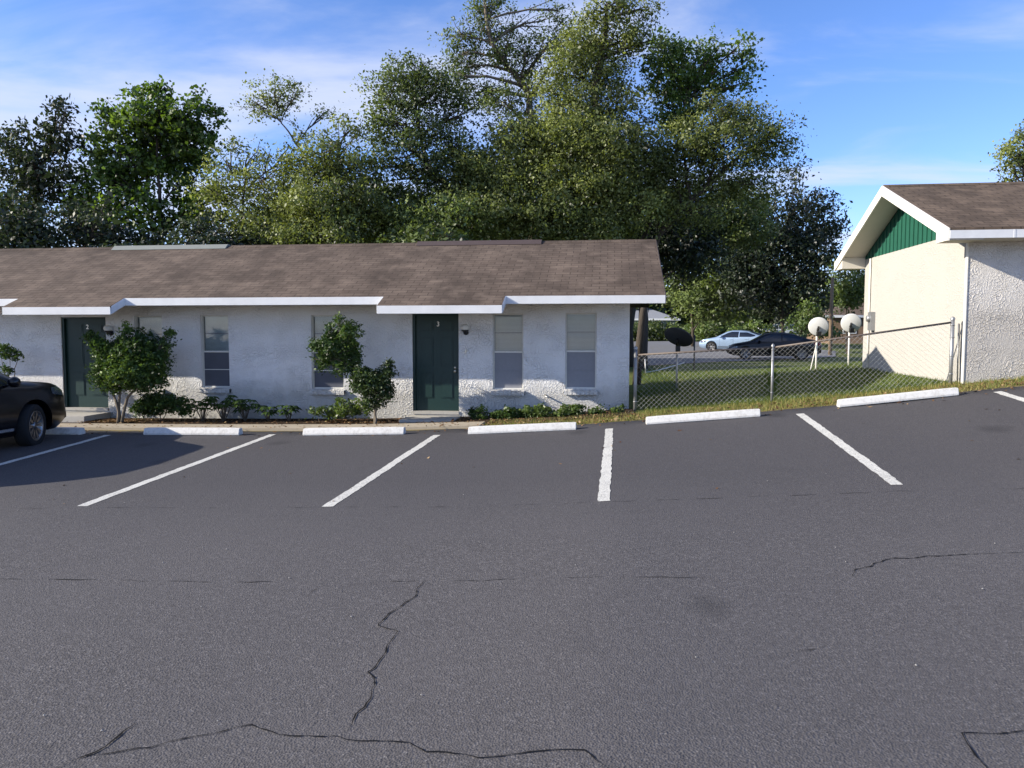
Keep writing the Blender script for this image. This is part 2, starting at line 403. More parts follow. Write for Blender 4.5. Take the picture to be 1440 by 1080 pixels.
L_SHRUB = mk_leaf('leaf_shrub', (.026, .055, .014), (.085, .145, .032), .32, .04, (.20, .28, .06))
L_LIME = mk_leaf('leaf_lime', (.065, .11, .022), (.14, .20, .045), .40, .06)
L_GRASS = mk_leaf('blade', (.06, .095, .018), (.14, .18, .045), .35, .02, (.36, .30, .11))
L_DRY = mk_leaf('dry_leaf', (.07, .035, .02), (.24, .14, .07), .1, .02, (.36, .26, .14))

# ------------------------------------------------------------------ ground, lot, walk
us = np.unique(np.concatenate([np.linspace(-180, -30, 40), np.linspace(-30, 30, 200), np.linspace(30, 180, 40)]))
vs = np.unique(np.concatenate([np.linspace(-40, -2, 20), np.linspace(-2, 26, 120), np.linspace(26, 120, 80), np.linspace(120, 420, 40)]))
def terr(U, V):
    z = gh(U, V) - .004
    return np.where(V < 13.45, z-.08, z-.012)
tag(sheet('ground', us, vs, terr, GROUND), kind='structure')
def edge(u): return 13.62 + .05*np.sin(u*1.7)+.035*np.sin(u*4.3+1)+.02*np.sin(u*11.)
us2 = np.linspace(-45, 45, 361); 
lotme = []
T = np.concatenate([np.linspace(-30, -2, 12), np.linspace(-2, 13, 76)[1:], [13.5]])
def lot_mesh():
    U, V = np.meshgrid(us2, T); V = np.array(V); V[-1] = edge(us2)
    Z = gh(U, V)
    V2 = np.vstack([V, edge(us2)[None]+.01]); U2 = np.vstack([U, us2[None]]); Z2 = np.vstack([Z, Z[-1:]-.08])
    nu, nv = len(us2), len(V2)
    me = bpy.data.meshes.new('parking_lot'); fs = [(j*nu+i, j*nu+i+1, (j+1)*nu+i+1, (j+1)*nu+i) for j in range(nv-1) for i in range(nu-1)]
    me.from_pydata(np.stack([U2, V2, Z2], -1).reshape(-1, 3).tolist(), [], fs); me.polygons.foreach_set('use_smooth', [True]*len(fs)); me.materials.append(ASPH)
    o = bpy.data.objects.new('parking_lot', me); COL.objects.link(o); return tag(o, kind='structure')
LOT = lot_mesh()
def ribbon(name, pts, w, mat, off=.005, jit=0, taper=False, sub=1):
    P = []
    for a, b in zip(pts[:-1], pts[1:]):
        n = max(1, int((b-a).length/sub))
        P += [a.lerp(b, i/n) for i in range(n)]
    P.append(pts[-1])
    if taper:                                          # cracks wander at every scale
        wx = sum(np.interp(np.arange(len(P)), np.arange(0, len(P)+st, st), rng.normal(0, a, len(range(0, len(P)+st, st)))) for st, a in ((9, .022), (4, .014), (2, .008)))
        wy = sum(np.interp(np.arange(len(P)), np.arange(0, len(P)+st, st), rng.normal(0, a, len(range(0, len(P)+st, st)))) for st, a in ((9, .022), (4, .014), (2, .008)))
        fd = np.minimum(1, np.minimum(np.arange(len(P)), np.arange(len(P))[::-1])/6)
        P = [Vector((p.x+a, p.y+b, 0)) for p, a, b in zip(P, wx*fd, wy*fd)]
    P = [Vector((p.x+random.uniform(-jit, jit), p.y+random.uniform(-jit, jit), 0)) for p in P]
    mb = MB(); m = len(P); vs = []
    for i, p in enumerate(P):
        t = P[min(i+1, m-1)]-P[max(i-1, 0)]; t = t.normalized(); nrm = Vector((-t.y, t.x, 0))
        ww = w*(random.choice((.3, .5, .8, 1, 1.2, 1.5)) if taper else random.uniform(.96, 1.04))*(min(1, .25+min(i, m-1-i)/4) if taper else 1)
        for s in (-.5, .5):
            q = p+nrm*ww*s; vs.append((q.x, q.y, G(q.x, q.y)+off))
    mb.add(vs, [(2*i, 2*i+2, 2*i+3, 2*i+1) for i in range(m-1)])
    return mb.build(name, mat, LOT)
LINES = [((152, 612), (-120, 686)), ((384, 611), (115, 712)), ((614, 612), (460, 713)), ((857, 603), (849, 705)), ((1125, 582), (1262, 682)), ((1402, 551), (1560, 600))]
for a, b in LINES:
    ribbon('parking_line', [gp(*a), gp(*b)], .125, LINE, .004, .008, sub=.09)
for pts, w in (([(597, 817), (583, 838), (546, 868), (535, 882), (560, 892), (548, 918), (530, 946), (536, 968), (505, 1003), (489, 1029)], .018),
               ([(80, 1082), (110, 1066), (150, 1048), (190, 1018)], .022),
               ([(110, 1066), (165, 1059), (212, 1058), (280, 1040), (345, 1023), (420, 1030), (489, 1029), (525, 1034), (560, 1046), (610, 1058), (680, 1062), (722, 1057), (780, 1054), (824, 1053), (850, 1082)], .016),
               ([(1198, 811), (1206, 800), (1232, 791), (1262, 785), (1330, 784), (1376, 779)], .02),
               ([(1376, 779), (1445, 777)], .009),
               ([(1450, 1027), (1400, 1033), (1354, 1036), (1372, 1058), (1392, 1084)], .02),
               ([(455, 822), (430, 840)], .008), ([(1165, 908), (1110, 917)], .008)):
    ribbon('crack', [gp(*p) for p in pts], w*.44, CRACK, .005, .004, True, .035)
def jl(pts, w, mat=JOINT):                            # the seam shows only in broken stretches
    P = [gp(*p) for p in pts]
    for a, b in zip(P[:-1], P[1:]):
        n = max(1, int((b-a).length/.45))
        for i in range(n):
            if random.random() < .72:
                t0, t1 = (i+random.uniform(0, .3))/n, (i+random.uniform(.65, 1))/n
                ribbon('seam', [a.lerp(b, t0), a.lerp(b, t1)], w*random.uniform(.5, 1.2), mat, .003, .006, True, .05)
jl([(-30, 814), (150, 815), (300, 819), (420, 817), (600, 817), (760, 814), (1000, 813), (1200, 811)], .013)
jl([(-30, 716), (200, 714), (460, 713), (850, 706), (1100, 697), (1300, 690), (1480, 684)], .013)
mb = MB()
for px, py, r in ((150, 628, 26), (240, 640, 16)): pass
for i in range(26):                                    # pale chips of aggregate and grit
    p = gp(random.uniform(0, 1440), random.uniform(640, 1070)); r = random.uniform(.004, .010)
    k = random.uniform(0, 6); vs = [(p.x+r*math.cos(k+j*1.25)*random.uniform(.7, 1.2), p.y+r*math.sin(k+j*1.25), G(p.x, p.y)+.006) for j in range(5)]
    mb.add(vs+[(p.x, p.y, G(p.x, p.y)+.011)], [(j, (j+1) % 5, 5) for j in range(5)])
tag(mb.build('loose_grit', CHIP), kind='stuff')

uw = lambda px, py=500: at_v(px, py, 15.7).x
WEND = uw(885); WSTART = -24.0
walk_end = -2.35
def strip(name, u0, u1, v0, v1, off, mat, thick=.1, kind='structure', nu=40):
    mb = MB(); vs_ = []
    for i in range(nu+1):
        u = u0+(u1-u0)*i/nu
        for v, z in ((v0, -thick), (v0, 0), (v1, 0), (v1, -thick)): vs_.append((u, v, G(u, v)+off+z))
    fs = [(4*i+k, 4*i+4+k, 4*i+5+k, 4*i+1+k) for i in range(nu) for k in range(3)]+[(0, 1, 2, 3), (4*nu+3, 4*nu+2, 4*nu+1, 4*nu)]
    mb.add(vs_, fs); o = mb.build(name, mat); return tag(o, kind=kind)
strip('walkway', WSTART, walk_end, 13.85, 14.48, .035, CONC)
strip('planting_bed', WSTART, uw(890), 14.50, 15.69, .012, MULCH)
# driveway behind the yard
dv = [(830, 519), (1010, 509), (1175, 502), (1175, 494), (1050, 482), (940, 480), (830, 481)]
pp = [gp(*p) for p in dv]
def dz(U, V): return gh(U, V)+.006
mb = MB(); c = sum((p for p in pp), Vector())/len(pp)
bm = bmesh.new(); bv = [bm.verts.new((p.x, p.y, 0)) for p in pp]; bm.faces.new(bv); bmesh.ops.triangulate(bm, faces=bm.faces)
for _ in range(4): bmesh.ops.subdivide_edges(bm, edges=bm.edges, cuts=1, use_grid_fill=True)
for q in bm.verts: q.co.z = G(q.co.x, q.co.y)+.02
me = bpy.data.meshes.new('driveway'); bm.to_mesh(me); bm.free(); me.materials.append(DRIVE)
o = bpy.data.objects.new('driveway', me); COL.objects.link(o); tag(o, kind='structure')

# ------------------------------------------------------------------ wheel stops
def stop(u, v, rz, label):
    z = G(u, v); z1, z2 = G(u-.9, v), G(u+.9, v)
    mb = MB(); prof = [(-.085, 0), (-.085, .035), (-.055, .125), (.055, .125), (.085, .035), (.085, 0)]
    n = 10; L = .925; vs_ = []
    for i in range(n+1):
        x = -L+2*L*i/n; e = .965 if i in (0, n) else 1
        for a, b in prof: vs_.append((x, a*e, b*e + (z2-z1)*x/1.8 + .002))
    k = len(prof)
    fs = [(i*k+j, i*k+(j+1) % k, (i+1)*k+(j+1) % k, (i+1)*k+j) for i in range(n) for j in range(k)]+[tuple(range(k)), tuple(n*k+j for j in range(k-1, -1, -1))]
    mb.add(vs_, fs); o = mb.build('wheel_stop', STOPP, origin=(0, 0, 0), bevel=.008); o.location = (u, v, z); o.rotation_euler.z = rz
    return tag(o, label, 'wheel stop', 'white concrete wheel stops along the parking row')
for (x0, x1, yb), lab in zip(((-20, 118, 611), (200, 338, 612), (425, 568, 612), (660, 807, 608), (908, 1068, 592), (1176, 1350, 565)),
      ('white concrete wheel stop in the shadow in front of the black suv', 'white wheel stop half in the suv shadow, near the round shrub',
       'white wheel stop in front of the two-tiered shrub left of door 3', 'white wheel stop in front of the two windows right of door 3',
       'pale scuffed wheel stop in front of the left half of the chain link fence', 'white wheel stop tilted uphill at the corner of the cream gabled building')):
    c = gp((x0+x1)/2, yb); stop(c.x, c.y+.06, 0, lab)

# ------------------------------------------------------------------ left building
FLOOR = H-1.66
WV, EV, BV, RV = 15.70, 14.70, 14.25, 18.00      # wall, main eave, porch eave, ridge
ZR = H+2.065; SL = .42
def zr(v): return ZR-SL*abs(RV-v)
REND = 1.02
apt = thing('apartment_building', 'long low white stucco apartment row with brown shingle roof and dark green doors', 'building', (-8, WV, FLOOR))
def wz(py, px): return at_v(px, py, WV).z
doors = [(87, 150, 446, 575), (580, 645, 441, 580)]
wins = [(190, 229, 444, 546), (283, 322, 443, 545), (438, 483, 443, 547), (693, 736, 441, 548), (795, 839, 440, 547)]
holes = []
def rect(q):
    a, b, c, d = q; return (uw(a), uw(b), wz(d, (a+b)/2), wz(c, (a+b)/2))
DR = [rect(q) for q in doors]; WR = [rect(q) for q in wins]
dh = (-13.9, -13.0, DR[0][2], DR[0][3])
def wall_grid(mb, u0, u1, z0, z1, holes, v, dep):
    U = sorted({u0, u1, *[h[0] for h in holes], *[h[1] for h in holes]}); Z = sorted({z0, z1, *[h[2] for h in holes], *[h[3] for h in holes]})
    for i in range(len(U)-1):
        for j in range(len(Z)-1):
            cu, cz = (U[i]+U[i+1])/2, (Z[j]+Z[j+1])/2
            if any(h[0] < cu < h[1] and h[2] < cz < h[3] for h in holes): continue
            mb.add([(U[i], v, Z[j]), (U[i+1], v, Z[j]), (U[i+1], v, Z[j+1]), (U[i], v, Z[j+1])], [(0, 1, 2, 3)])
    for a, b, c, d in holes:
        for (x0, z0_, x1, z1_) in ((a, c, b, c), (b, c, b, d), (b, d, a, d), (a, d, a, c)):
            mb.add([(x0, v, z0_), (x1, v, z1_), (x1, v+dep, z1_), (x0, v+dep, z0_)], [(0, 1, 2, 3)])
mb = MB(); ztop = zr(WV)-.14; zbot = FLOOR-.6
wall_grid(mb, WSTART, WEND, zbot, ztop, DR+WR, WV, .16)
BKV = 2*RV-WV
mb.add([(WEND, WV, zbot), (WEND, BKV, zbot), (WEND, BKV, ztop), (WEND, RV, zr(RV)-.14), (WEND, WV, ztop)], [(0, 1, 2, 3, 4)])
mb.add([(WSTART, WV, zbot), (WSTART, BKV, zbot), (WSTART, BKV, ztop), (WSTART, RV, zr(RV)-.14), (WSTART, WV, ztop)], [(0, 1, 2, 3, 4)])
mb.add([(WSTART, BKV, zbot), (WEND, BKV, zbot), (WEND, BKV, ztop), (WSTART, BKV, ztop)], [(0, 1, 2, 3)])
mb.build('wall', STUCCO, apt)
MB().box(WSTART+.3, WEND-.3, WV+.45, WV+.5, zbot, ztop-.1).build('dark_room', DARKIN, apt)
# roof
def bumps():
    e = lambda x: at_v(x, 432, BV).x
    return [(e(3), e(155)), (e(530), e(706))]
BP = bumps()
mb = MB(); th = .035
def slab(mb, u0, u1, v0, v1):
    mb.prism([(v0, zr(v0)), (v1, zr(v1)), (v1, zr(v1)-th), (v0, zr(v0)-th)], 'x', u0, u1)
mb.prism([(EV, zr(EV)), (RV, ZR), (2*RV-EV, zr(EV)), (2*RV-EV, zr(EV)-th), (RV, ZR-th), (EV, zr(EV)-th)], 'x', WSTART-.5, REND)
for a, b in BP: slab(mb, a, b, BV, EV)
roof = mb.build('roof', SHING, apt)
# ridge cap and vents
mb = MB(); 
u = WSTART
while u < REND-.05:
    mb.prism([(RV-.13, zr(RV-.13)+.008), (RV, ZR+.022), (RV+.13, zr(RV+.13)+.008), (RV+.13, zr(RV-.13)-.01), (RV-.13, zr(RV-.13)-.01)], 'x', u, min(u+.295, REND)); u += .3
mb.build('ridge_cap', SHING, apt)
for a, b, vc in ((163, 322, (.20, .21, .19)), (588, 762, (.07, .05, .045))):
    ua, ub = at_v(a, 345, RV).x, at_v(b, 345, RV).x
    MB().prism([(RV-.2, zr(RV-.2)+.012), (RV-.06, ZR+.045), (RV+.06, ZR+.045), (RV+.2, zr(RV+.2)+.012)], 'x', ua, ub).build('ridge_vent', plain('vent_metal', vc, .6), apt)
# fascias and soffits
FH = .15
def fas(u0, u1, v, ret=()):
    MB().box(u0, u1, v-.004, v+.022, zr(v)-th-FH+.028, zr(v)-.006).build('fascia', FASC, apt, bevel=.003)
segs = [(WSTART-.5, BP[0][0]), (BP[0][1], BP[1][0]), (BP[1][1], REND)]
for a, b in segs: fas(a+.002, b-.002, EV)
for a, b in BP: fas(a, b, BV)
for a, b in BP:                                        # sloping returns of the porch eaves
    for x in (a, b):
        q = [(BV+.024, zr(BV+.024)-.006), (EV+.02, zr(EV+.02)-.006), (EV+.02, zr(EV+.02)-th-FH+.03), (BV+.024, zr(BV+.024)-th-FH+.03)]
        MB().prism(q, 'x', x-.012, x+.012).build('fascia', FASC, apt)
mb = MB()
def soff(u0, u1, v0, v1):
    mb.prism([(v0, zr(v0)-th-.085), (v1, zr(v1)-th-.085), (v1, zr(v1)-th-.06), (v0, zr(v0)-th-.06)], 'x', u0, u1)
soff(WSTART, REND-.03, EV+.025, WV-.003)
for a, b in BP: soff(a+.015, b-.015, BV+.025, EV+.023)
mb.build('soffit', SOFF, apt)
# rake board at the gable end, boxed eave return
mb = MB(); mb.prism([(EV, zr(EV)-.006), (RV, ZR-.006), (2*RV-EV, zr(EV)-.006), (2*RV-EV, zr(EV)-.17), (RV, ZR-.17), (EV, zr(EV)-.17)], 'x', REND-.001, REND+.012)
mb.build('rake_board', plain('drip_edge', (.09, .07, .06), .6), apt)
MB().box(WEND+.004, REND-.25, WV-.28, WV+.15, zr(WV)-.36, zr(WV)-.24).build('eave_return', SOFF, apt)

def text_mesh(ch, size, name, mat, parent, loc, align='CENTER'):
    cu = bpy.data.curves.new(name, 'FONT'); cu.body = ch; cu.size = size; cu.extrude = .004; cu.align_x = align
    t = bpy.data.objects.new('t', cu); me = bpy.data.meshes.new_from_object(t)
    bpy.data.objects.remove(t)
    me.transform(Matrix.Rotation(math.pi/2, 4, 'X')); me.transform(Matrix.Translation(Vector(loc)-ORG[parent.name]))
    me.materials.append(mat); o = bpy.data.objects.new(name, me); COL.objects.link(o); o.parent = parent; ORG[o.name] = ORG[parent.name]; return o
DFR = plain('door_frame', (.42, .42, .40), .6)
for (a, b, c, d), num in zip(DR, ('2', '3')):
    v = WV+.09
    mb = MB(); mb.box(a+.055, b-.02, v, v+.04, c+.03, d-.03)
    w = b-a-.075; hh = d-c
    for i in (0, 1):                                   # six raised panels
        x0 = a+.055+.11+(w-.06)*i/2; x1 = x0+w/2-.19
        for z0, z1 in ((.14, .40), (.47, .76), (.83, .93)):
            mb.prism([(x0, c+hh*z0), (x1, c+hh*z0), (x1, c+hh*z1), (x0, c+hh*z1)], 'y', v-.006, v)
            mb.prism([(x0+.025, c+hh*z0+.025), (x1-.025, c+hh*z0+.025), (x1-.025, c+hh*z1-.025), (x0+.025, c+hh*z1-.025)], 'y', v-.014, v-.006)
    dr = mb.build('door', DOORG, apt, bevel=.003)
    mb = MB(); mb.box(a, a+.053, WV+.03, WV+.15, c, d); mb.box(b-.018, b, WV+.03, WV+.15, c, d); mb.box(a+.053, b-.018, WV+.03, WV+.15, d-.028, d)
    mb.build('door_frame', DOORG, dr)
    MB().box(a, b, WV-.02, WV+.15, c-.035, c+.028).build('threshold', CONC2, dr)
    kx = b-.09
    mb = MB(); mb.lathe([(.0, -.062), (.024, -.060), (.03, -.045), (.022, -.03), (.012, -.022), (.012, -.008), (.03, -.006), (.032, 0)], (kx, v, c+hh*.42), (0, 1, 0)); mb.build('knob', BRASS, dr)
    mb = MB(); mb.lathe([(0, -.018), (.024, -.018), (.028, 0)], (kx, v, c+hh*.455), (0, 1, 0)); mb.build('deadbolt', BRASS, dr)
    text_mesh(num, .14, 'number', BRASS, dr, ((a+b)/2+.04, v-.004, d-.26))
    mb = MB(); g = G((a+b)/2, 15.2)+.02
    mb.box(a-.06, b+.06, 14.82, WV-.003, g-.1, c-.06); mb.build('doorstep', CONC2, apt, bevel=.01)
DARKS = plain('lower_sash_dark', (.085, .092, .115), .6)
for i, (a, b, c, d) in enumerate(WR):
    v = WV+.06; mid = (c+d)/2-.005; fr = .03
    mb = MB(); mb.box(a, a+fr, v, v+.06, c, d); mb.box(b-fr, b, v, v+.06, c, d); mb.box(a+fr, b-fr, v, v+.06, d-fr, d); mb.box(a+fr, b-fr, v, v+.06, c, c+fr)
    mb.box(a+fr, b-fr, v-.012, v+.03, mid-.018, mid+.018)
    mb.box(a+.002, a+.02, v-.03, v-.002, c, d)
    w = mb.build('window', FRAME, apt, bevel=.003)
    mb = MB(); z = c+.05 if i not in (1, 2) else c+.22 + (.1 if i == 2 else 0)
    tops = mid+.02
    zz = tops
    while zz < d-fr: mb.add([(a+fr, v+.075, zz), (b-fr, v+.075, zz), (b-fr, v+.062, zz+.024), (a+fr, v+.062, zz+.024)], [(0, 1, 2, 3)]); zz += .026
    mb.build('blind', BLIND, w)
    MB().box(a+fr, b-fr, v+.04, v+.044, mid+.018, d-fr).build('pane', GLASS, w)
    MB().box(a+fr, b-fr, v+.037, v+.048, (mid+d)/2-.006, (mid+d)/2+.006).build('muntin', SCREEN, w)
    mb = MB(); mb.box(a+fr, b-fr, v+.012, v+.015, c+fr, mid-.018)
    mb.build('insect_screen', SCREEN if i in (3, 4, 0) else DARKS, w)
    MB().box(a+fr, b-fr, v+.002, v+.011, (c+mid)/2-.008, (c+mid)/2+.008).build('screen_bar', FRAME if i < 3 else SCREEN, w)
    # painted brick sill
    mb = MB(); n = 8
    for k in range(n):
        x0 = a-.03+(b-a+.06)*k/n; x1 = a-.03+(b-a+.06)*(k+1)/n
        mb.prism([(WV-.075-.004*(k % 2), c-.115), (WV+.055, c-.105), (WV+.055, c-.005), (WV-.075-.004*(k % 2), c-.025)], 'x', x0+.005, x1-.005)
    mb.box(a-.025, b+.025, WV-.066, WV+.05, c-.105, c-.03)
    mb.build('sill', STUCCO, w)
for px, py in ((152, 465), (654, 464)):
    p = at_v(px, py, WV-.11); lp = MB()
    lp.tube([(p.x, WV-.001, p.z-.05), (p.x, WV-.03, p.z-.05)], .055, 14); lp.tube([(p.x, WV-.02, p.z-.05), (p.x, WV-.11, p.z-.06), (p.x, WV-.11, p.z-.03)], .014)
    lp.lathe([(.005, -.09), (.02, -.08), (.045, -.03), (.075, -.015), (.075, .0), (0, 0)], (p.x, WV-.115, p.z), (0, 0, 1))
    l = lp.build('porch_light', BLACKM, apt)
    MB().lathe([(.066, 0), (.085, .03), (.088, .06), (.07, .10), (.03, .12), (0, .122)], (p.x, WV-.115, p.z), (0, 0, 1)).build('lamp_shade', OPAL, l)
p = at_v(655, 494, WV); MB().box(p.x-.018, p.x+.018, WV-.02, WV-.001, p.z-.045, p.z+.045).build('doorbell', BRASS, apt, bevel=.004)
p = at_v(770, 557, WV); MB().tube([(p.x-.05, WV-.001, p.z+.02), (p.x-.03, WV-.10, p.z), (p.x+.05, WV-.14, p.z-.02)], .018).build('hose_tap', BRASS, apt)

# ------------------------------------------------------------------ right building
CU, CV = 6.36, 14.90; RV2 = 17.74; ZR2 = H+3.12; SL2 = .392; EV2 = 14.33; RU = 5.80; UE = 22.
def z2(v): return ZR2-SL2*abs(RV2-v)
cot = thing('gabled_building', 'cream stucco gabled building with brown shingles and a green boarded gable', 'building', (CU, CV, G(CU, CV)))
BV2 = 2*RV2-CV; zt = H+1.80; zb = H-1.6
mb = MB(); mb.add([(CU, CV, zb), (CU, BV2, zb), (CU, BV2, zt), (CU, CV, zt)], [(0, 1, 2, 3)]); mb.build('side_wall', CREAM, cot)
mb = MB(); ztf = z2(CV)-.12
mb.add([(CU, CV, zb), (UE, CV, zb), (UE, CV, ztf), (CU, CV, ztf)], [(0, 1, 2, 3)]); mb.add([(CU, BV2, zb), (UE, BV2, zb), (UE, BV2, ztf), (CU, BV2, ztf)], [(0, 1, 2, 3)])
mb.add([(UE, CV, zb), (UE, BV2, zb), (UE, BV2, ztf), (UE, RV2, ZR2-.12), (UE, CV, ztf)], [(0, 1, 2, 3, 4)])
mb.build('front_wall', GREYST, cot)
# gable siding with battens
g0 = zt
mb = MB()
mb.prism([(CV, g0), (CV, z2(CV)-.13), (RV2, ZR2-.13), (BV2, z2(CV)-.13), (BV2, g0)], 'x', CU+.01, CU+.06)
n = 24
for k in range(n+1):
    v = CV+.03+(BV2-CV-.06)*k/n; mb.box(CU-.012, CU+.009, v-.022, v+.022, g0+.002, z2(v)-.135)
mb.build('gable_siding', GREENB, cot)
mb = MB(); e2 = 2*RV2-EV2
mb.prism([(EV2, z2(EV2)), (RV2, ZR2), (e2, z2(EV2)), (e2, z2(EV2)-.04), (RV2, ZR2-.04), (EV2, z2(EV2)-.04)], 'x', RU, UE+.5); mb.build('roof', SHING2, cot)
mb = MB(); u = RU
while u < UE:
    mb.prism([(RV2-.13, z2(RV2-.13)+.008), (RV2, ZR2+.022), (RV2+.13, z2(RV2+.13)+.008), (RV2, ZR2-.02)], 'x', u, u+.295); u += .3
mb.build('ridge_cap', SHING2, cot)
mb = MB(); d = .215
mb.prism([(EV2-.012, z2(EV2-.012)-.005), (RV2, ZR2-.0), (RV2, ZR2-d), (EV2-.012, z2(EV2-.012)-d)], 'x', RU-.03, RU-.002)
mb.prism([(RV2, ZR2-.0), (e2+.012, z2(e2+.012)-.005), (e2+.012, z2(e2+.012)-d), (RV2, ZR2-d)], 'x', RU-.03, RU-.002)
mb.build('rake_board', RAKE, cot)
mb = MB()
mb.box(RU+.0, UE+.5, EV2-.022, EV2, z2(EV2)-.185, z2(EV2)-.045)
for k in range(6): mb.box(RU+1.02+k*2.4, RU+1.05+k*2.4, EV2-.026, EV2-.0221, z2(EV2)-.185, z2(EV2)-.045)
mb.build('fascia', FASC, cot)
mb = MB()                                               # soffits under the rake and the eaves
for s in (1, -1):
    q = [(EV2, z2(EV2)-.14), (RV2, ZR2-.14), (RV2, ZR2-.115), (EV2, z2(EV2)-.115)]
    if s < 0: q = [(2*RV2-a, b) for a, b in q]
    mb.prism(q, 'x', RU+.001, CU-.014)
mb.build('rake_soffit', SOFF, cot)
mb = MB(); mb.box(CU+.002, UE, EV2+.002, CV-.002, z2(EV2)-.185, z2(EV2)-.165); mb.box(CU+.002, UE, BV2+.002, e2-.002, z2(EV2)-.185, z2(EV2)-.165); mb.build('soffit', SOFF, cot)
mb = MB()                                               # boxed ends of the eaves, as seen from the gable
mb.prism([(EV2+.003, z2(EV2)-.205), (CV+.0, z2(EV2)-.205), (CV+.0, z2(CV)-.15), (EV2+.003, z2(EV2)-.15)], 'x', RU+.002, CU-.003)
mb.build('eave_box', SOFF, cot); mb = MB()
mb.prism([(BV2, z2(EV2)-.205), (e2-.003, z2(EV2)-.205), (e2-.003, z2(EV2)-.15), (BV2, z2(CV)-.15)], 'x', RU+.002, CU-.003)
mb.build('eave_box', SOFF, cot)
mb = MB(); gz = G(CU, 20.2)
mb.tube([(CU-.03, 20.1, gz-.1), (CU-.03, 20.1, zt-.02)], .022); mb.build('conduit', RAKE, cot)
MB().box(CU-.02, CU-.001, CV-.012, CV+.06, G(CU, CV)-.1, zt).build('corner_trim', RAKE, cot)
mb = MB(); mb.box(CU-.10, CU-.002, 19.72, 19.95, gz+.95, gz+1.4); mb.lathe([(.075, -.02), (.075, .06), (.04, .07), (0, .07)], (CU-.10, 19.835, gz+1.24), (-1, 0, 0)); mb.build('electric_meter', GALV, cot)

# ------------------------------------------------------------------ chain link fence
fen = thing('chain_link_fence', 'galvanised chain link fence between the white row and the cream building', 'fence', (3, 15, G(3, 15)))
FP = [(uw(893)+.0, 15.35), (3.05, 15.10), (at_v(1338, 500, 14.98).x, 14.98)]
FT = [H-.46, H-.30, H+.16]
def fpt(t):                                           # t 0..2
    i = min(1, int(t)); a = t-i
    u = FP[i][0]*(1-a)+FP[i+1][0]*a; v = FP[i][1]*(1-a)+FP[i+1][1]*a
    return u, v, G(u, v)+.03, FT[i]*(1-a)+FT[i+1]*a
for i, (u, v) in enumerate(FP):
    r = .034 if i != 1 else .024; zt_ = FT[i]+(.12 if i == 0 else .06 if i == 2 else .02)
    mb = MB(); mb.tube([(u, v, G(u, v)-.2), (u, v, zt_)], r, 12); mb.lathe([(r+.006, 0), (r+.006, .03), (r*.6, .055), (0, .062)], (u, v, zt_-.01), (0, 0, 1), 12)
    for q in (.15, .45, .75, .95): mb.lathe([(r+.001, 0), (r+.006, 0), (r+.006, .02), (r+.001, .02)], (u, v, G(u, v)+(FT[i]-G(u, v))*q), (0, 0, 1), 12)
    mb.build('post', GALV, fen)
for i in range(2):
    a, b = FP[i], FP[i+1]; MB().tube([(a[0]+.03, a[1], FT[i]), (b[0]-.03, b[1], FT[i+1])], .019, 10).build('top_rail', RAILR, fen)
mb = MB()
for i in range(2):
    a, b = FP[i], FP[i+1]; L = math.hypot(b[0]-a[0], b[1]-a[1]); p = .098
    def P(s, h): t = s/L; u, v, z0, z1 = fpt(i+min(max(t, 0), .9999)); return (u, v-.022, z0+(z1-z0)*h)
    n = int(L/p); hs = 1.12
    for k in range(-int(hs/p), n+int(hs/p)):
        for sgn in (1, -1):
            s0 = k*p; pts = []
            for j in range(0, 9):
                h = j/8; s = s0+sgn*h*hs + (hs if sgn < 0 else 0)
                if 0 <= s <= L: pts.append((s, h))
            if len(pts) < 2: continue
            q0, q1 = pts[0], pts[-1]
            A, B = Vector(P(*q0)), Vector(P(*q1)); mid = Vector(P((q0[0]+q1[0])/2, (q0[1]+q1[1])/2))+Vector((0, random.uniform(-.006, .006), 0))
            mb.tube([A+Vector((0, .003*sgn, 0)), mid, B+Vector((0, .003*sgn, 0))], .0017, 3, False, False)
mb.build('wire_mesh', WIRE, fen)
mb = MB(); p0 = at_u(1346, 545, CU-.06); p1 = at_u(1348, 455, CU-.02)
mb.tube([(p0.x, p0.y, G(p0.x, p0.y)-.02), tuple(p1)], .013, 8)
o = mb.build('leaning_pipe', GALV, origin=tuple(p0)); tag(o, 'thin grey pipe leaning on the corner of the cream building by the fence end', 'pipe')

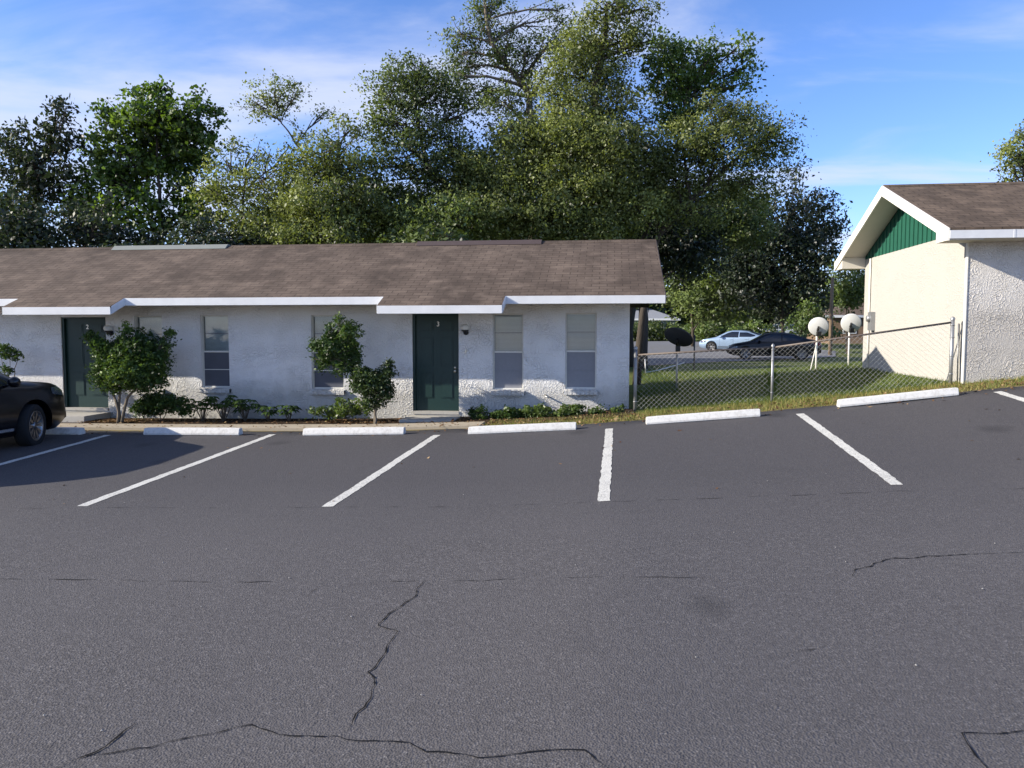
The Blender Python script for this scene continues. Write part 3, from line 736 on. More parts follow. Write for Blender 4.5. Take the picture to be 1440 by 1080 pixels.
# ------------------------------------------------------------------ satellite dishes and yard bits
def dish(px, py, v, dia, n, mat, polemat, label, base=None, tri=False, name='satellite_dish'):
    c = at_v(px, py, v); n = Vector(n).normalized(); bu, bv_ = base if base else (c.x, c.y+.15)
    t = thing(name, label, 'satellite dish', (bu, bv_, G(bu, bv_)), 'satellite dishes on poles')
    mb = MB(); r = dia/2
    mb.lathe([(0, .0)]+[(r*q, .085*dia*q*q) for q in (.25, .5, .75, .92, 1)]+[(r*1.0, .085*dia+.012), (r*.97, .085*dia+.006)]+[(r*q, .085*dia*q*q+.012) for q in (.75, .5, .25)]+[(0, .012)], c, n, 28)
    mb.build('reflector', mat, t)
    back = c-n*.10
    mb = MB(); mb.box(c.x-.05, c.x+.06, c.y-.10, c.y+.02, c.z-r*.95, c.z-r*.45); mb.tube([c+n*.0, back, (bu, bv_, back.z-.1)], .03, 8); mb.build('bracket', BLACKM, t)
    mb = MB(); mb.tube([(bu, bv_, G(bu, bv_)-.2), (bu, bv_, back.z-.08)], .025, 10)
    if tri: mb.tube([(bu-.22, bv_-.25, G(bu-.22, bv_-.25)-.05), (bu, bv_, c.z-.45)], .014)
    mb.build('pole', polemat, t)
    up = Vector((0, 0, 1)); side = n.cross(up).normalized(); dn = side.cross(n).normalized()
    tip = c+n*dia*.62-Vector((0, 0, 1))*r*.75
    mb = MB(); mb.tube([c-Vector((0, 0, 1))*r*.95+n*.1, tip], .012); mb.tube([tip, tip-n*.0+(c-tip).normalized()*.1], .03, 10); mb.build('feed_arm', BLACKM, t)
    return t
dish(953, 477, 19.6, .74, (.35, .55, .78), DISHD, GALV, 'dark grey tilted satellite dish on a pole by the end of the white row')
dish(1151, 460, 22.0, .53, (.25, .93, .30), DISHW, RAKE, 'white round satellite dish on a braced pole, left of the pair by the cream building', tri=True)
dish(1197, 455, 23.0, .55, (.25, .93, .30), DISHW, RAKE, 'white satellite dish close to the rear corner of the cream building, right of the pair')
a, b, c = gp(908, 525), gp(925, 522), gp(962, 514)
mb = MB(); q = Vector((0, 0, .03)); mb.tube([at_v(907, 505, a.y), a+q, b+q, c+Vector((0, 0, .12))], .022, 8)
tag(mb.build('plastic_pipe', plain('white_pvc', (.6, .6, .58), .4), origin=tuple(a)), 'bent white plastic pipe lying on the shaded grass by the white row', 'pipe')
p = gp(976, 520); MB_ = MB(); MB_.tube([(p.x, p.y, p.z-.1), (p.x, p.y, p.z+1.35)], .03, 8); tag(MB_.build('fence_post', BLACKM, origin=tuple(p)), 'thin dark lone fence post standing in the yard by the grey dish', 'post')
p = gp(895, 540); mb = MB(); q = at_v(904, 441, p.y); mb.tube([(p.x, p.y, p.z-.1), (p.x+.05, p.y, p.z+.8), tuple(q), at_v(909, 415, p.y)], [.13, .12, .10, .08], 10)
tag(mb.build('leaning_tree', BARK, origin=tuple(p)), 'dark leaning trunk close against the end of the white row', 'tree trunk')

# ------------------------------------------------------------------ cars
def interp(x, pts): return float(np.interp(x, [p[0] for p in pts], [p[1] for p in pts]))
def car(name, label, L, Wd, top, belt, bot, paint, loc, rz, wheels, wr, glass, suv=False, spokes=10, cat='car', chrome=True, group=None, z=None):
    """local: +y forward, x right. top/belt/bot are (y, z) profiles"""
    t = thing(name, label, cat, loc, group); t.rotation_euler.z = rz; ORG[t.name] = Vector((0, 0, 0))
    hl = L/2
    def plan(y):
        a = abs(y)/hl; return Wd/2*(1-.17*max(0, (a-.62)/.38)**2.2)
    def section(y):
        w = plan(y); zt = interp(y, top); zb_ = interp(y, belt); z0 = interp(y, bot); g = min(1, max(0, (zt-zb_)/.42)); zs = min(zb_, zt-.03)
        uw_ = w*(.90-.17*g); P = [(0, z0), (w*.9, z0), (w*.97, z0+.07), (w, z0+(zs-z0)*.35), (w*1.0, z0+(zs-z0)*.6), (w*.985, zs-(zs-z0)*.14), (w*.955, zs)]
        h = zt-zs
        P += [(w*.955+(uw_-w*.955)*.5, zs+h*.5), (uw_, zs+h*.86), (uw_*.88, zs+h*.97), (uw_*.5, zt+.012*g), (0, zt+.02*g)]
        return P
    ys = np.concatenate([np.linspace(-hl, -hl+.12, 4)[:-1], np.linspace(-hl+.12, hl-.12, 56), np.linspace(hl-.12, hl, 4)[1:]])
    mb = MB(); n = None; rows = []
    for y in ys:
        P = section(y); full = P+[(-a, b) for a, b in P[-2:0:-1]]; n = len(full); rows.append([(a, y, b) for a, b in full])
    vs_ = [q for r in rows for q in r]; m = len(rows)
    fs = [(i*n+k, i*n+(k+1) % n, (i+1)*n+(k+1) % n, (i+1)*n+k) for i in range(m-1) for k in range(n)]
    mb.add(vs_, fs, True); mb.add(rows[0], [tuple(range(n))]); mb.add(rows[-1], [tuple(range(n-1, -1, -1))])
    body = mb.build('body', paint, t)
    bm = bmesh.new(); bm.from_mesh(body.data); bmesh.ops.remove_doubles(bm, verts=bm.verts, dist=.0005); bmesh.ops.recalc_face_normals(bm, faces=bm.faces); bm.to_mesh(body.data); bm.free()
    # wheel arches cut out of the shell
    cm = MB()
    for y in wheels:
        for s in (1, -1):
            x0, x1 = s*(Wd/2-.30), s*(Wd/2+.2)
            cm.tube([(x0, y, wr+.02), (x1, y, wr+.02)], wr*1.17, 36, False)
    cut = cm.build('cut', None); cut.parent = t; bpy.context.view_layer.update(); mod = body.modifiers.new('b', 'BOOLEAN'); mod.object = cut; mod.operation = 'DIFFERENCE'; mod.solver = 'EXACT'
    dg = bpy.context.evaluated_depsgraph_get(); me = bpy.data.meshes.new_from_object(body.evaluated_get(dg))
    body.modifiers.clear()
    if len(me.polygons) > 200: body.data = me
    bpy.data.objects.remove(cut); body.data.materials.clear(); body.data.materials.append(paint)
    body.data.polygons.foreach_set('use_smooth', [True]*len(body.data.polygons))
    try: body.data.set_sharp_from_angle(angle=R(38))
    except Exception: pass
    def hw(y, zq):
        P = section(y)[1:]; zz = [p[1] for p in P]; return float(np.interp(zq, zz, [p[0] for p in P]))
    def ztop(y, x):
        P = section(y)[5:][::-1]; return float(np.interp(abs(x), [p[0] for p in P], [p[1] for p in P]))
    def side(nm, lo, hi, y0, y1, mat, par=body, nx=14, nz=6, off=.006, both=True):
        for s in (1, -1):
            mb = MB(); vs_ = []
            for i in range(nx+1):
                y = y0+(y1-y0)*i/nx; a, b = interp(y, lo), interp(y, hi)
                for j in range(nz+1):
                    zq = a+(b-a)*j/nz; vs_.append((s*(hw(y, zq)+off), y, zq))
            mb.add(vs_, [(i*(nz+1)+j, (i+1)*(nz+1)+j, (i+1)*(nz+1)+j+1, i*(nz+1)+j+1) for i in range(nx) for j in range(nz)], True)
            mb.build(nm, mat, t)
    def over(nm, y0, y1, fr, mat, off=.006, nx=10, ny=10):
        mb = MB(); vs_ = []
        for i in range(ny+1):
            y = y0+(y1-y0)*i/ny; P = section(y); ww = P[8][0]*fr
            for j in range(nx+1):
                x = ww*(2*j/nx-1); vs_.append((x, y, ztop(y, x)+off))
        mb.add(vs_, [(i*(nx+1)+j, (i+1)*(nx+1)+j, (i+1)*(nx+1)+j+1, i*(nx+1)+j+1) for i in range(ny) for j in range(nx)], True)
        return mb.build(nm, mat, t)
    for lo, hi, y0, y1 in glass['side']: side('side_window', lo, hi, y0, y1, CARGL)
    over('windscreen', *glass['front'], .93, CARGL); over('rear_window', *glass['rear'], .9, CARGL)
    zh = interp(hl-.25, top)
    side('headlight', [(hl-.85, zh-.10), (hl-.1, zh-.22)], [(hl-.85, zh-.05), (hl-.1, zh-.04)], hl-.5, hl-.10, HEADL)
    zt_ = interp(-hl+.2, belt)
    side('tail_light', [(-hl, zt_-.24), (-hl+.5, zt_-.1)], [(-hl, zt_-.04), (-hl+.5, zt_-.02)], -hl+.02, -hl+.4, REDL)
    z0 = interp(0, bot)
    side('sill_trim', [(-9, z0+.10), (9, z0+.10)], [(-9, z0+.15), (9, z0+.15)], wheels[1]+wr*1.3, wheels[0]-wr*1.3, CHROME if chrome else PLAST)
    # door shut lines and handles
    yc = [wheels[0]-.55, (wheels[0]+wheels[1])/2-.05, wheels[1]+.35]
    for y in yc:
        side('shut_line', [(-9, z0+.17), (9, z0+.17)], [(-9, interp(y, belt)-.01)]*1+[(9, interp(y, belt)-.01)], y-.004, y+.004, PLAST, nx=1, nz=10, off=.003)
    for y in (yc[1]+.15, yc[2]+.2):
        zb_ = interp(y, belt)-.10; side('door_handle', [(-9, zb_-.015), (9, zb_-.015)], [(-9, zb_+.012), (9, zb_+.012)], y-.1, y+.1, paint if not chrome else CHROME, nx=6, nz=2, off=.025)
    for s in (1, -1):                                  # mirrors
        y = glass['mirror']; zb_ = interp(y, belt); x = hw(y, zb_)
        mb = MB(); mb.lathe([(0, -.09), (.05, -.08), (.085, -.03), (.09, .03), (.075, .06), (0, .062)], (s*(x+.16), y, zb_+.10), (0, 1, -.0), 16)
        mb.tube([(s*(x-.02), y, zb_+.02), (s*(x+.10), y, zb_+.07)], .022); mb.build('mirror', paint, t)
    mb = MB(); zf = interp(hl-.1, top)
    mb.box(-.5, .5, hl-.01, hl+.012, zf-.36, zf-.14); mb.build('grille', PLAST, t)
    # wheels
    first = None
    for y in wheels:
        for s in (1, -1):
            if first is None:
                mb = MB(); wd = .115
                mb.lathe([(wr*.66, -wd*.8), (wr*.72, -wd), (wr*.93, -wd), (wr*.985, -wd*.8), (wr, -wd*.4), (wr, wd*.4), (wr*.985, wd*.8), (wr*.93, wd), (wr*.72, wd), (wr*.66, wd*.8), (wr*.66, -wd*.8)], (0, 0, 0), (1, 0, 0), 48)
                wh = mb.build('wheel', TYRE, t); ORG[wh.name] = Vector()
                mb = MB(); mb.lathe([(wr*.66, -.08), (wr*.68, .098), (wr*.71, .108), (wr*.655, .112), (wr*.60, .07), (wr*.56, .0), (wr*.2, -.02), (0, -.02)], (0, 0, 0), (1, 0, 0), 48)
                mb.lathe([(wr*.19, .02), (wr*.17, .09), (.02, .10), (0, .10)], (0, 0, 0), (1, 0, 0), 20)
                for k in range(spokes):
                    for q in ((-.10, .10) if spokes == 10 else (0,)):
                        a = 2*math.pi*k/spokes; ca, sa = math.cos(a), math.sin(a); ce, se = math.cos(a+q), math.sin(a+q)
                        hwid = .012 if spokes == 10 else .035
                        p0 = Vector((.085, wr*.15*ca, wr*.15*sa)); p1 = Vector((.098, wr*.655*ce, wr*.655*se)); tn = Vector((0, -sa, ca))*hwid; dp = Vector((.03, 0, 0))
                        mb.add([p0-tn, p0+tn, p1+tn*.9, p1-tn*.9, p0-tn-dp, p0+tn-dp, p1+tn*.9-dp, p1-tn*.9-dp], [(0, 1, 2, 3), (0, 4, 5, 1), (1, 5, 6, 2), (2, 6, 7, 3), (3, 7, 4, 0)])
                rim = mb.build('rim', RIMM, wh)
                mb = MB(); mb.lathe([(wr*.58, -.03), (0, -.035)], (0, 0, 0), (1, 0, 0), 24); dsk = mb.build('brake_disc', PLAST, wh)
                first = wh
            else:
                wh = first.copy(); COL.objects.link(wh)
                for ch in list(first.children):
                    c = ch.copy(); COL.objects.link(c); c.parent = wh
            wh.location = (s*(Wd/2-.125), y, wr); wh.rotation_euler.z = 0 if s > 0 else math.pi
    return t
def steer(car_, a):
    for w in car_.children:
        if w.name.startswith('wheel') and w.location.y > 0: w.rotation_euler.z += a
suv_top = [(-2.4, .95), (-2.36, 1.15), (-2.2, 1.45), (-1.95, 1.62), (-1.2, 1.69), (0, 1.69), (.35, 1.66), (.7, 1.50), (1.28, 1.15), (1.5, 1.13), (2.0, 1.08), (2.22, 1.02), (2.34, .92), (2.385, .80), (2.40, .60)]
suv_belt = [(-2.4, 1.05), (-1.8, 1.10), (0, 1.07), (1.2, 1.05), (2.0, 1.0), (2.4, .9)]
suv_bot = [(-2.4, .45), (-2.0, .32), (-1, .24), (1.2, .24), (2.1, .25), (2.4, .34)]
gl_suv = dict(side=[([(-1.9, 1.2), (-1.5, 1.12), (9, 1.12)], [(-1.9, 1.32), (-1.55, 1.54), (9, 1.55)], -1.85, -1.0), ([(-9, 1.12), (9, 1.10)], [(-9, 1.56), (9, 1.56)], -.94, .0),
                    ([(-9, 1.10), (9, 1.09)], [(-9, 1.56), (.2, 1.55), (.45, 1.46), (.95, 1.16), (1, 1.12)], .06, .95)], front=(.38, 1.24), rear=(-2.28, -1.98), mirror=.85)
wp = gp(64, 622)
suvx, suvy = wp.x-.92, 12.94-2.40
sv = car('parked_suv', 'black suv parked nose-in at the left edge, only its front end in the frame', 4.8, 1.9, suv_top, suv_belt, suv_bot, CARB, (suvx, suvy, G(suvx, suvy)-.01), 0, (1.45, -1.42), .37, gl_suv, True, 10, 'suv')
sed_top = [(-2.35, .80), (-2.3, .98), (-2.0, 1.06), (-1.65, 1.12), (-1.0, 1.36), (-.5, 1.43), (.1, 1.43), (.45, 1.36), (1.15, .99), (1.35, .95), (2.0, .83), (2.25, .72), (2.35, .52)]
sed_belt = [(-2.35, .95), (-1.6, .98), (0, .93), (1.2, .89), (2.35, .75)]
sed_bot = [(-2.35, .38), (-1.9, .24), (-1, .2), (1.2, .2), (2.0, .22), (2.35, .34)]
gl_sed = dict(side=[([(-1.5, 1.06), (-1.2, 1.0), (9, .98)], [(-1.5, 1.10), (-.9, 1.30), (9, 1.34)], -1.45, -.42), ([(-9, .97), (9, .95)], [(-9, 1.34), (.1, 1.34), (.35, 1.27), (.95, .98), (2, .98)], -.36, .93)], front=(.48, 1.12), rear=(-1.58, -1.05), mirror=.75)
def place(px0, px1, py, face):
    a, b = gp(px0, py), gp(px1, py); return a, b
steer(sv, R(15))
c0 = gp(1090, 506)
car('parked_sedan', 'black sedan with alloy wheels on the driveway behind the fence', 4.7, 1.8, sed_top, sed_belt, sed_bot, CARB, (c0.x, c0.y+.7, G(c0.x, c0.y)), R(83), (1.42, -1.4), .33, gl_sed, spokes=6, chrome=False)
c0 = gp(1038, 495)
car('parked_sedan', 'silver blue sedan on the driveway, partly behind the black sedan', 4.6, 1.8, sed_top, sed_belt, sed_bot, CARS, (c0.x, c0.y+.9, G(c0.x, c0.y)), R(66), (1.42, -1.4), .33, gl_sed, spokes=6, chrome=False)
c0 = gp(1092, 476.)
car('parked_suv', 'pale white suv far off among the bushes behind the black sedan', 4.8, 1.9, suv_top, suv_belt, suv_bot, CARW, (c0.x, c0.y, G(c0.x, c0.y)), R(95), (1.45, -1.42), .37, gl_suv, spokes=6, chrome=False, cat='suv')

# ------------------------------------------------------------------ foliage
def leaves(cent, tintc, size, asp=.55, up=.5, droop=0):
    """one folded pair of faces would double the count: each leaf is one kite quad"""
    n = len(cent); nrm = rng.normal(size=(n, 3)); nrm[:, 2] = np.abs(nrm[:, 2])+up; nrm /= np.linalg.norm(nrm, axis=1)[:, None]
    t = rng.normal(size=(n, 3)); t[:, 2] -= droop; t -= nrm*(t*nrm).sum(1)[:, None]; t /= np.linalg.norm(t, axis=1)[:, None]+1e-9
    b = np.cross(nrm, t); s = size*np.exp(rng.normal(0, .28, n)); s = s[:, None]
    p0 = cent-t*s*.5; p2 = cent+t*s*.5; p1 = cent+b*s*asp*.5-t*s*.08; p3 = cent-b*s*asp*.5-t*s*.08
    return np.stack([p0, p1, p2, p3], 1)
TD = 4.2; NL = [0]
def crown_pts(blobs, tuft_r, per, tuft_density, hollow=.35):
    C, Tn, tufts, NV = [], [], [], []
    for c, r, dens in blobs:
        c = np.array(c); r = np.array(r); vol = 4.19*r[0]*r[1]*r[2]
        nt = max(8, int(vol/(tuft_r**3*4.19)*tuft_density*dens*TD))
        d = rng.normal(size=(nt, 3)); d /= np.linalg.norm(d, axis=1)[:, None]
        rr = (hollow**3+(1-hollow**3)*rng.random(nt))**(1/3)*(1+rng.normal(0, .13, nt))
        ct = c+d*rr[:, None]*r
        bt = rng.normal(0, .17)
        for q in ct:
            m = max(3, int(per*1.35*rng.uniform(.4, 1.5)))
            # tufts are flattened, slightly drooping sprays
            off = rng.normal(size=(m, 3))*np.array([1, 1, .62])*tuft_r*.6*rng.uniform(.6, 1.25)
            off[:, 2] -= .25*(off[:, 0]**2+off[:, 1]**2)/tuft_r
            C.append(q+off); NV.append(off/tuft_r*.9+((q-c)/r)*.9+np.array([0, 0, .15])); Tn.append(np.clip(.42+bt+rng.normal(0, .14)+rng.normal(0, .16, m), 0, 1))
        tufts.append(ct)
    global LASTN; LASTN = np.concatenate(NV)
    LASTN /= np.maximum(1, np.linalg.norm(LASTN, axis=1))[:, None]
    return np.concatenate(C), np.concatenate(Tn), tufts
def limb(mb, a, b, r0, r1, wob=.12, n=6, k=6, sag=.0):
    a, b = Vector(a), Vector(b); L = (b-a).length; pts = []; rad = []
    off = Vector((0, 0, 0))
    for i in range(n+1):
        t = i/n; off += Vector((random.gauss(0, 1), random.gauss(0, 1), random.gauss(0, .6)))*wob*L/n*(1 if 0 < i < n else 0)
        p = a.lerp(b, t)+off*math.sin(math.pi*t)+Vector((0, 0, sag*L*math.sin(math.pi*t))); pts.append(p); rad.append(r0+(r1-r0)*t)
    mb.tube(pts, rad, k); return pts
def tree(name, label, Z, base, trunk, blobs, leaf, size=.16, per=26, tr=.5, dens=.9, rad=.25, cat='tree', group=None, bark=None, hollow=.35, asp=.55, twigs=5, depth=.85, sz_up=.1, zj=.8):
    """trunk and blobs are read off the photo at distance Z, then given their own depth"""
    bp = at_d(base[0], base[1] if len(base) > 1 else 470, Z); bu, bv_ = bp.x, bp.y; bz = G(bu, bv_)
    t = thing(name, label, cat, (bu, bv_, bz), group); o0 = Vector((bu, bv_, bz))
    tp = [Vector((bu, bv_, bz-.2))]+[at_d(x, y, Z+random.uniform(-.4, .4)) for x, y in trunk]
    mb = MB(); m = len(tp)
    fine = []; frad = []
    for i in range(m-1):
        for q in range(5):
            fine.append(tp[i].lerp(tp[i+1], q/5)+Vector((random.gauss(0, .05), random.gauss(0, .05), 0))*rad*2)
    fine.append(tp[-1]); nf = len(fine); frad = [rad*.62*(1.25 if i == 0 else 1-.75*i/nf) for i in range(nf)]
    mb.tube(fine, frad, 10)
    B = []
    for x, y, rx, ry, *dd in blobs:
        dn = dd[0] if dd else 1.0; k = Z/F; rxm, rym = rx*k*1.16, ry*k*1.16
        c = at_d(x, y, Z+random.uniform(-zj, zj)*rxm+(dd[1] if len(dd) > 1 else 0)); B.append((tuple(c), (rxm, max(.4, rxm*depth), rym), dn))
    per = int(per*1.25); size *= .86; NL[0] += 1
    P, Tn, tufts = crown_pts(B, tr, per, dens, hollow)
    for (c, r, dn), tf in zip(B, tufts):
        c = Vector(c); cand = [i for i in range(nf) if fine[i].z < c.z+.2] or [0]
        i = min(cand, key=lambda i: (fine[i]-c).length+.0*abs(i)); i = max(0, i-2)
        pts = limb(mb, fine[i], c, min(frad[i]*.62, .16), .03, .14, 7, 6, .06)
        for q in tf[rng.choice(len(tf), min(len(tf), twigs*3), replace=False)]:
            j = random.randint(3, len(pts)-1); limb(mb, pts[j], q, .026, .008, .12, 3, 4)
    mb.build('trunk', bark or BARK, t)
    lv = leaves(P, Tn, size, asp, sz_up, .3)
    lv = lv.reshape(-1, 3)-np.array(o0)
    np_mesh('crown', lv, 4, leaf, t, Tn, None, LASTN)
    return t
GT = 'trees behind the white row'
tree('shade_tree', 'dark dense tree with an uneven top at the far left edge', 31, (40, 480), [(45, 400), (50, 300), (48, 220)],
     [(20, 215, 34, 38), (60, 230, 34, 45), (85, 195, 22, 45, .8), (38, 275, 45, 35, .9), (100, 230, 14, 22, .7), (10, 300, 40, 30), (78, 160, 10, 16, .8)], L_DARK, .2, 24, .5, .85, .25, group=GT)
tree('broadleaf_tree', 'bright green broad-leaved tree with a forked trunk, left behind the roof', 32, (228, 480), [(228, 380), (226, 300), (222, 240), (218, 170)],
     [(225, 150, 32, 30), (268, 160, 28, 32), (195, 165, 24, 30, .8), (225, 200, 45, 34), (275, 205, 28, 36, .9), (165, 215, 35, 36, .85), (150, 160, 12, 18, .7), (205, 250, 42, 25, .7), (270, 255, 30, 22, .6), (150, 260, 28, 30, .9), (140, 210, 14, 24), (180, 290, 36, 26, .75), (255, 300, 40, 22, .5), (285, 290, 30, 30, .8), (130, 300, 34, 30, .9), (215, 320, 30, 16, .45)],
     L_BRIGHT, .19, 30, .42, .62, .2, group=GT, asp=.75)
tree('slender_tree', 'thin leaning tree with a small feathery crown standing clear against the sky', 38, (470, 480), [(450, 320), (425, 215), (405, 185), (390, 165)],
     [(385, 130, 36, 20, .6), (360, 145, 28, 14, .55), (410, 140, 26, 20, .5), (385, 165, 32, 14, .35), (425, 185, 20, 14, .4), (455, 160, 14, 14, .35)], L_OLIVE, .15, 16, .4, .6, .13, group=GT, zj=.4)
tree('mixed_oak', 'olive oak with a ragged top between the slender tree and the broad-leaved tree', 30, (350, 480), [(345, 380), (340, 300), (345, 250)],
     [(318, 225, 28, 24, .55), (350, 215, 30, 22, .45), (330, 260, 40, 28, .75), (375, 250, 38, 32, .8), (400, 215, 25, 20, .5), (345, 300, 45, 28, .6), (300, 270, 28, 30, .8), (400, 290, 40, 35, .9)], L_OLIVE, .128, 30, .45, .8, .16, group=GT)
tree('leafy_oak', 'yellow-green sunlit oak behind the middle of the white roof', 29, (470, 480), [(470, 380), (465, 300), (470, 240)],
     [(455, 215, 32, 28), (490, 185, 22, 35, .5), (440, 250, 45, 30), (495, 240, 34, 34), (460, 285, 55, 32), (510, 290, 40, 40), (425, 305, 40, 35, .9), (540, 320, 40, 30), (455, 330, 60, 22), (385, 330, 50, 22)], L_OLIVE, .128, 42, .45, .9, .2, group=GT)
tree('spreading_oak', 'rounded oak with dark curved limbs left of the tall sparse tree', 30, (640, 480), [(640, 380), (630, 260), (600, 235), (590, 180), (580, 130)],
     [(565, 110, 40, 28, .85), (595, 90, 24, 20, .7), (545, 140, 30, 28, .8), (600, 140, 45, 32, .9), (565, 175, 42, 26, .8), (540, 200, 24, 26, .7), (610, 190, 34, 26, .7), (650, 165, 30, 22, .7), (570, 250, 48, 30, .55), (625, 250, 44, 34, .8), (560, 300, 55, 35), (630, 310, 55, 35), (580, 215, 42, 22, .85), (535, 235, 26, 26, .8), (645, 205, 36, 24, .8), (660, 240, 34, 24, .8), (530, 170, 16, 18, .6), (625, 120, 22, 18, .5)], L_OAK, .128, 36, .45, .85, .25, group=GT)
tree('tall_sparse_tree', 'tall sparse tree whose bare forked trunk reaches the top of the photo', 34, (748, 480), [(748, 300), (747, 165), (742, 130), (715, 95), (690, 60), (683, 20), (686, -25)],
     [(690, 25, 12, 26, 1), (702, 75, 14, 22, 1), (725, 100, 16, 16, .9), (742, 130, 12, 26, .9), (750, 170, 22, 22, .8), (775, 60, 20, 22, .6), (795, 75, 18, 22, .6), (655, 95, 24, 14, .7), (685, 10, 24, 18, .7), (680, 40, 20, 20, .5), (645, 48, 22, 16, .7), (650, 75, 28, 18, .5), (690, 80, 24, 20, .55), (640, 105, 22, 14, .4), (725, 40, 22, 26, .45), (740, 75, 20, 26, .5), (760, 30, 18, 24, .4), (715, 60, 22, 24, .4), (735, 115, 22, 18, .4), (670, 130, 34, 20, .7), (710, 145, 30, 20, .6), (785, 15, 18, 18, .35), (800, 40, 16, 16, .35)], L_OAK, .125, 26, .40, 1.25, .32, group=GT, bark=BARKP)
tree('great_oak', 'huge olive live oak filling the middle of the tree line above the roof', 31, (850, 480), [(850, 380), (846, 280), (840, 200), (835, 130), (850, 60), (855, 5)],
     [(855, 5, 26, 22, .8), (880, 5, 20, 20, .8), (908, 14, 24, 18, .7), (905, 60, 26, 18, .6), (830, 50, 38, 26, .9), (870, 60, 34, 26, .85), (800, 90, 36, 30, .95), (845, 100, 40, 30, .8), (775, 130, 30, 30, .8), (820, 150, 45, 28, .9), (880, 150, 40, 25, .6), (790, 195, 50, 32), (850, 205, 55, 32), (730, 215, 50, 34), (690, 240, 50, 34), (760, 255, 60, 34), (830, 260, 60, 34), (895, 240, 45, 32), (690, 295, 55, 34), (760, 310, 60, 30), (830, 315, 55, 30, .8), (890, 295, 40, 30, .7), (720, 180, 34, 20, .7)], L_OLIVE, .128, 42, .48, 1.3, .42, group=GT)
tree('vine_covered_tree', 'bright green vine-covered tree rising right of the huge oak', 33, (885, 480), [(890, 380), (925, 280), (960, 190), (965, 120)],
     [(975, 90, 40, 30), (1005, 70, 20, 18, .8), (945, 100, 34, 34), (985, 125, 38, 26), (940, 150, 32, 30), (1040, 65, 28, 14, .6), (1050, 95, 20, 22, .7), (960, 170, 34, 22, .8), (1035, 120, 20, 24, .7), (930, 60, 16, 16, .5)], L_BRIGHT, .16, 30, .46, .75, .28, group=GT, asp=.65)
tree('moss_draped_oak', 'wide oak draped with moss, its limb reaching right toward the cream building', 31, (905, 480), [(905, 400), (925, 330), (985, 270), (1040, 220), (1080, 195)],
     [(1000, 160, 38, 26, .9), (1045, 165, 34, 24), (1090, 180, 28, 22, .9), (1108, 200, 18, 22, .8), (965, 200, 42, 28), (1015, 205, 45, 30), (1065, 215, 36, 28, .9), (950, 245, 45, 30), (1005, 255, 45, 28, .8), (1055, 255, 34, 24, .6), (920, 275, 45, 28), (975, 295, 40, 25, .8)], L_OLIVE, .128, 39, .46, .9, .3, group=GT)
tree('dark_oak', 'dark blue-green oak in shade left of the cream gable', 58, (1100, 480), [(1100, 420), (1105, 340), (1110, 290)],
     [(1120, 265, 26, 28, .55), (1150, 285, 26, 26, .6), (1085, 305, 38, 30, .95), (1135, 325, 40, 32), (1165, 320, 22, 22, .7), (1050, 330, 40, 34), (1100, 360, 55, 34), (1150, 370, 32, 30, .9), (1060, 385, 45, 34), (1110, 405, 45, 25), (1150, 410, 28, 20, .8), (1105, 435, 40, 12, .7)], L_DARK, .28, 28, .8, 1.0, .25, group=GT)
tree('understory_oak', 'shaded oak with low branches beyond the right end of the white roof', 62, (975, 474), [(972, 430), (950, 370), (955, 320)],
     [(945, 310, 34, 34, .8), (985, 330, 40, 36), (950, 360, 36, 34, .9), (1005, 380, 40, 34), (960, 405, 40, 25, .9), (930, 340, 24, 40, .5), (1000, 420, 45, 18, .9), (1045, 415, 30, 20), (990, 440, 40, 12, .8)], L_OAK, .3, 26, .85, 1.0, .22, group=GT)
tree('distant_oak', 'olive tree top showing above the roof of the cream building at the right edge', 36, (1452, 480), [(1452, 350), (1450, 260)],
     [(1432, 215, 22, 18), (1455, 205, 30, 26), (1425, 240, 20, 18, .8), (1460, 245, 36, 26)], L_OLIVE, .16, 26, .45, .9, .25, group=None)
for i, (x, y, rx, ry, Z, lf, lab) in enumerate((  # the left ones carry their shade in the dark leaf colour
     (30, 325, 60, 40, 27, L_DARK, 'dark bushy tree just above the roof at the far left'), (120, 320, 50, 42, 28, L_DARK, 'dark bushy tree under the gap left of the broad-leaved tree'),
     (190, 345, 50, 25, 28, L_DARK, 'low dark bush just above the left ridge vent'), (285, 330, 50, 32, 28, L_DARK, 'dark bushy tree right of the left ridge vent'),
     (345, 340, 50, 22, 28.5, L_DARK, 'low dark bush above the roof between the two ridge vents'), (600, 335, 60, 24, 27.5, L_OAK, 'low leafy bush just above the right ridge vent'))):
    tree('understory_tree', lab, Z, (x, 480), [(x, 420), (x, y+10)], [(x-rx*.4, y, rx*.5, ry*.6), (x+rx*.4, y-ry*.1, rx*.5, ry*.7), (x, y-ry*.35, rx*.5, ry*.6, .8), (x, y+ry*.5, rx*.9, ry*.5)], lf, .17, 26, .45, .95, .12, group='dark trees low behind the roof')
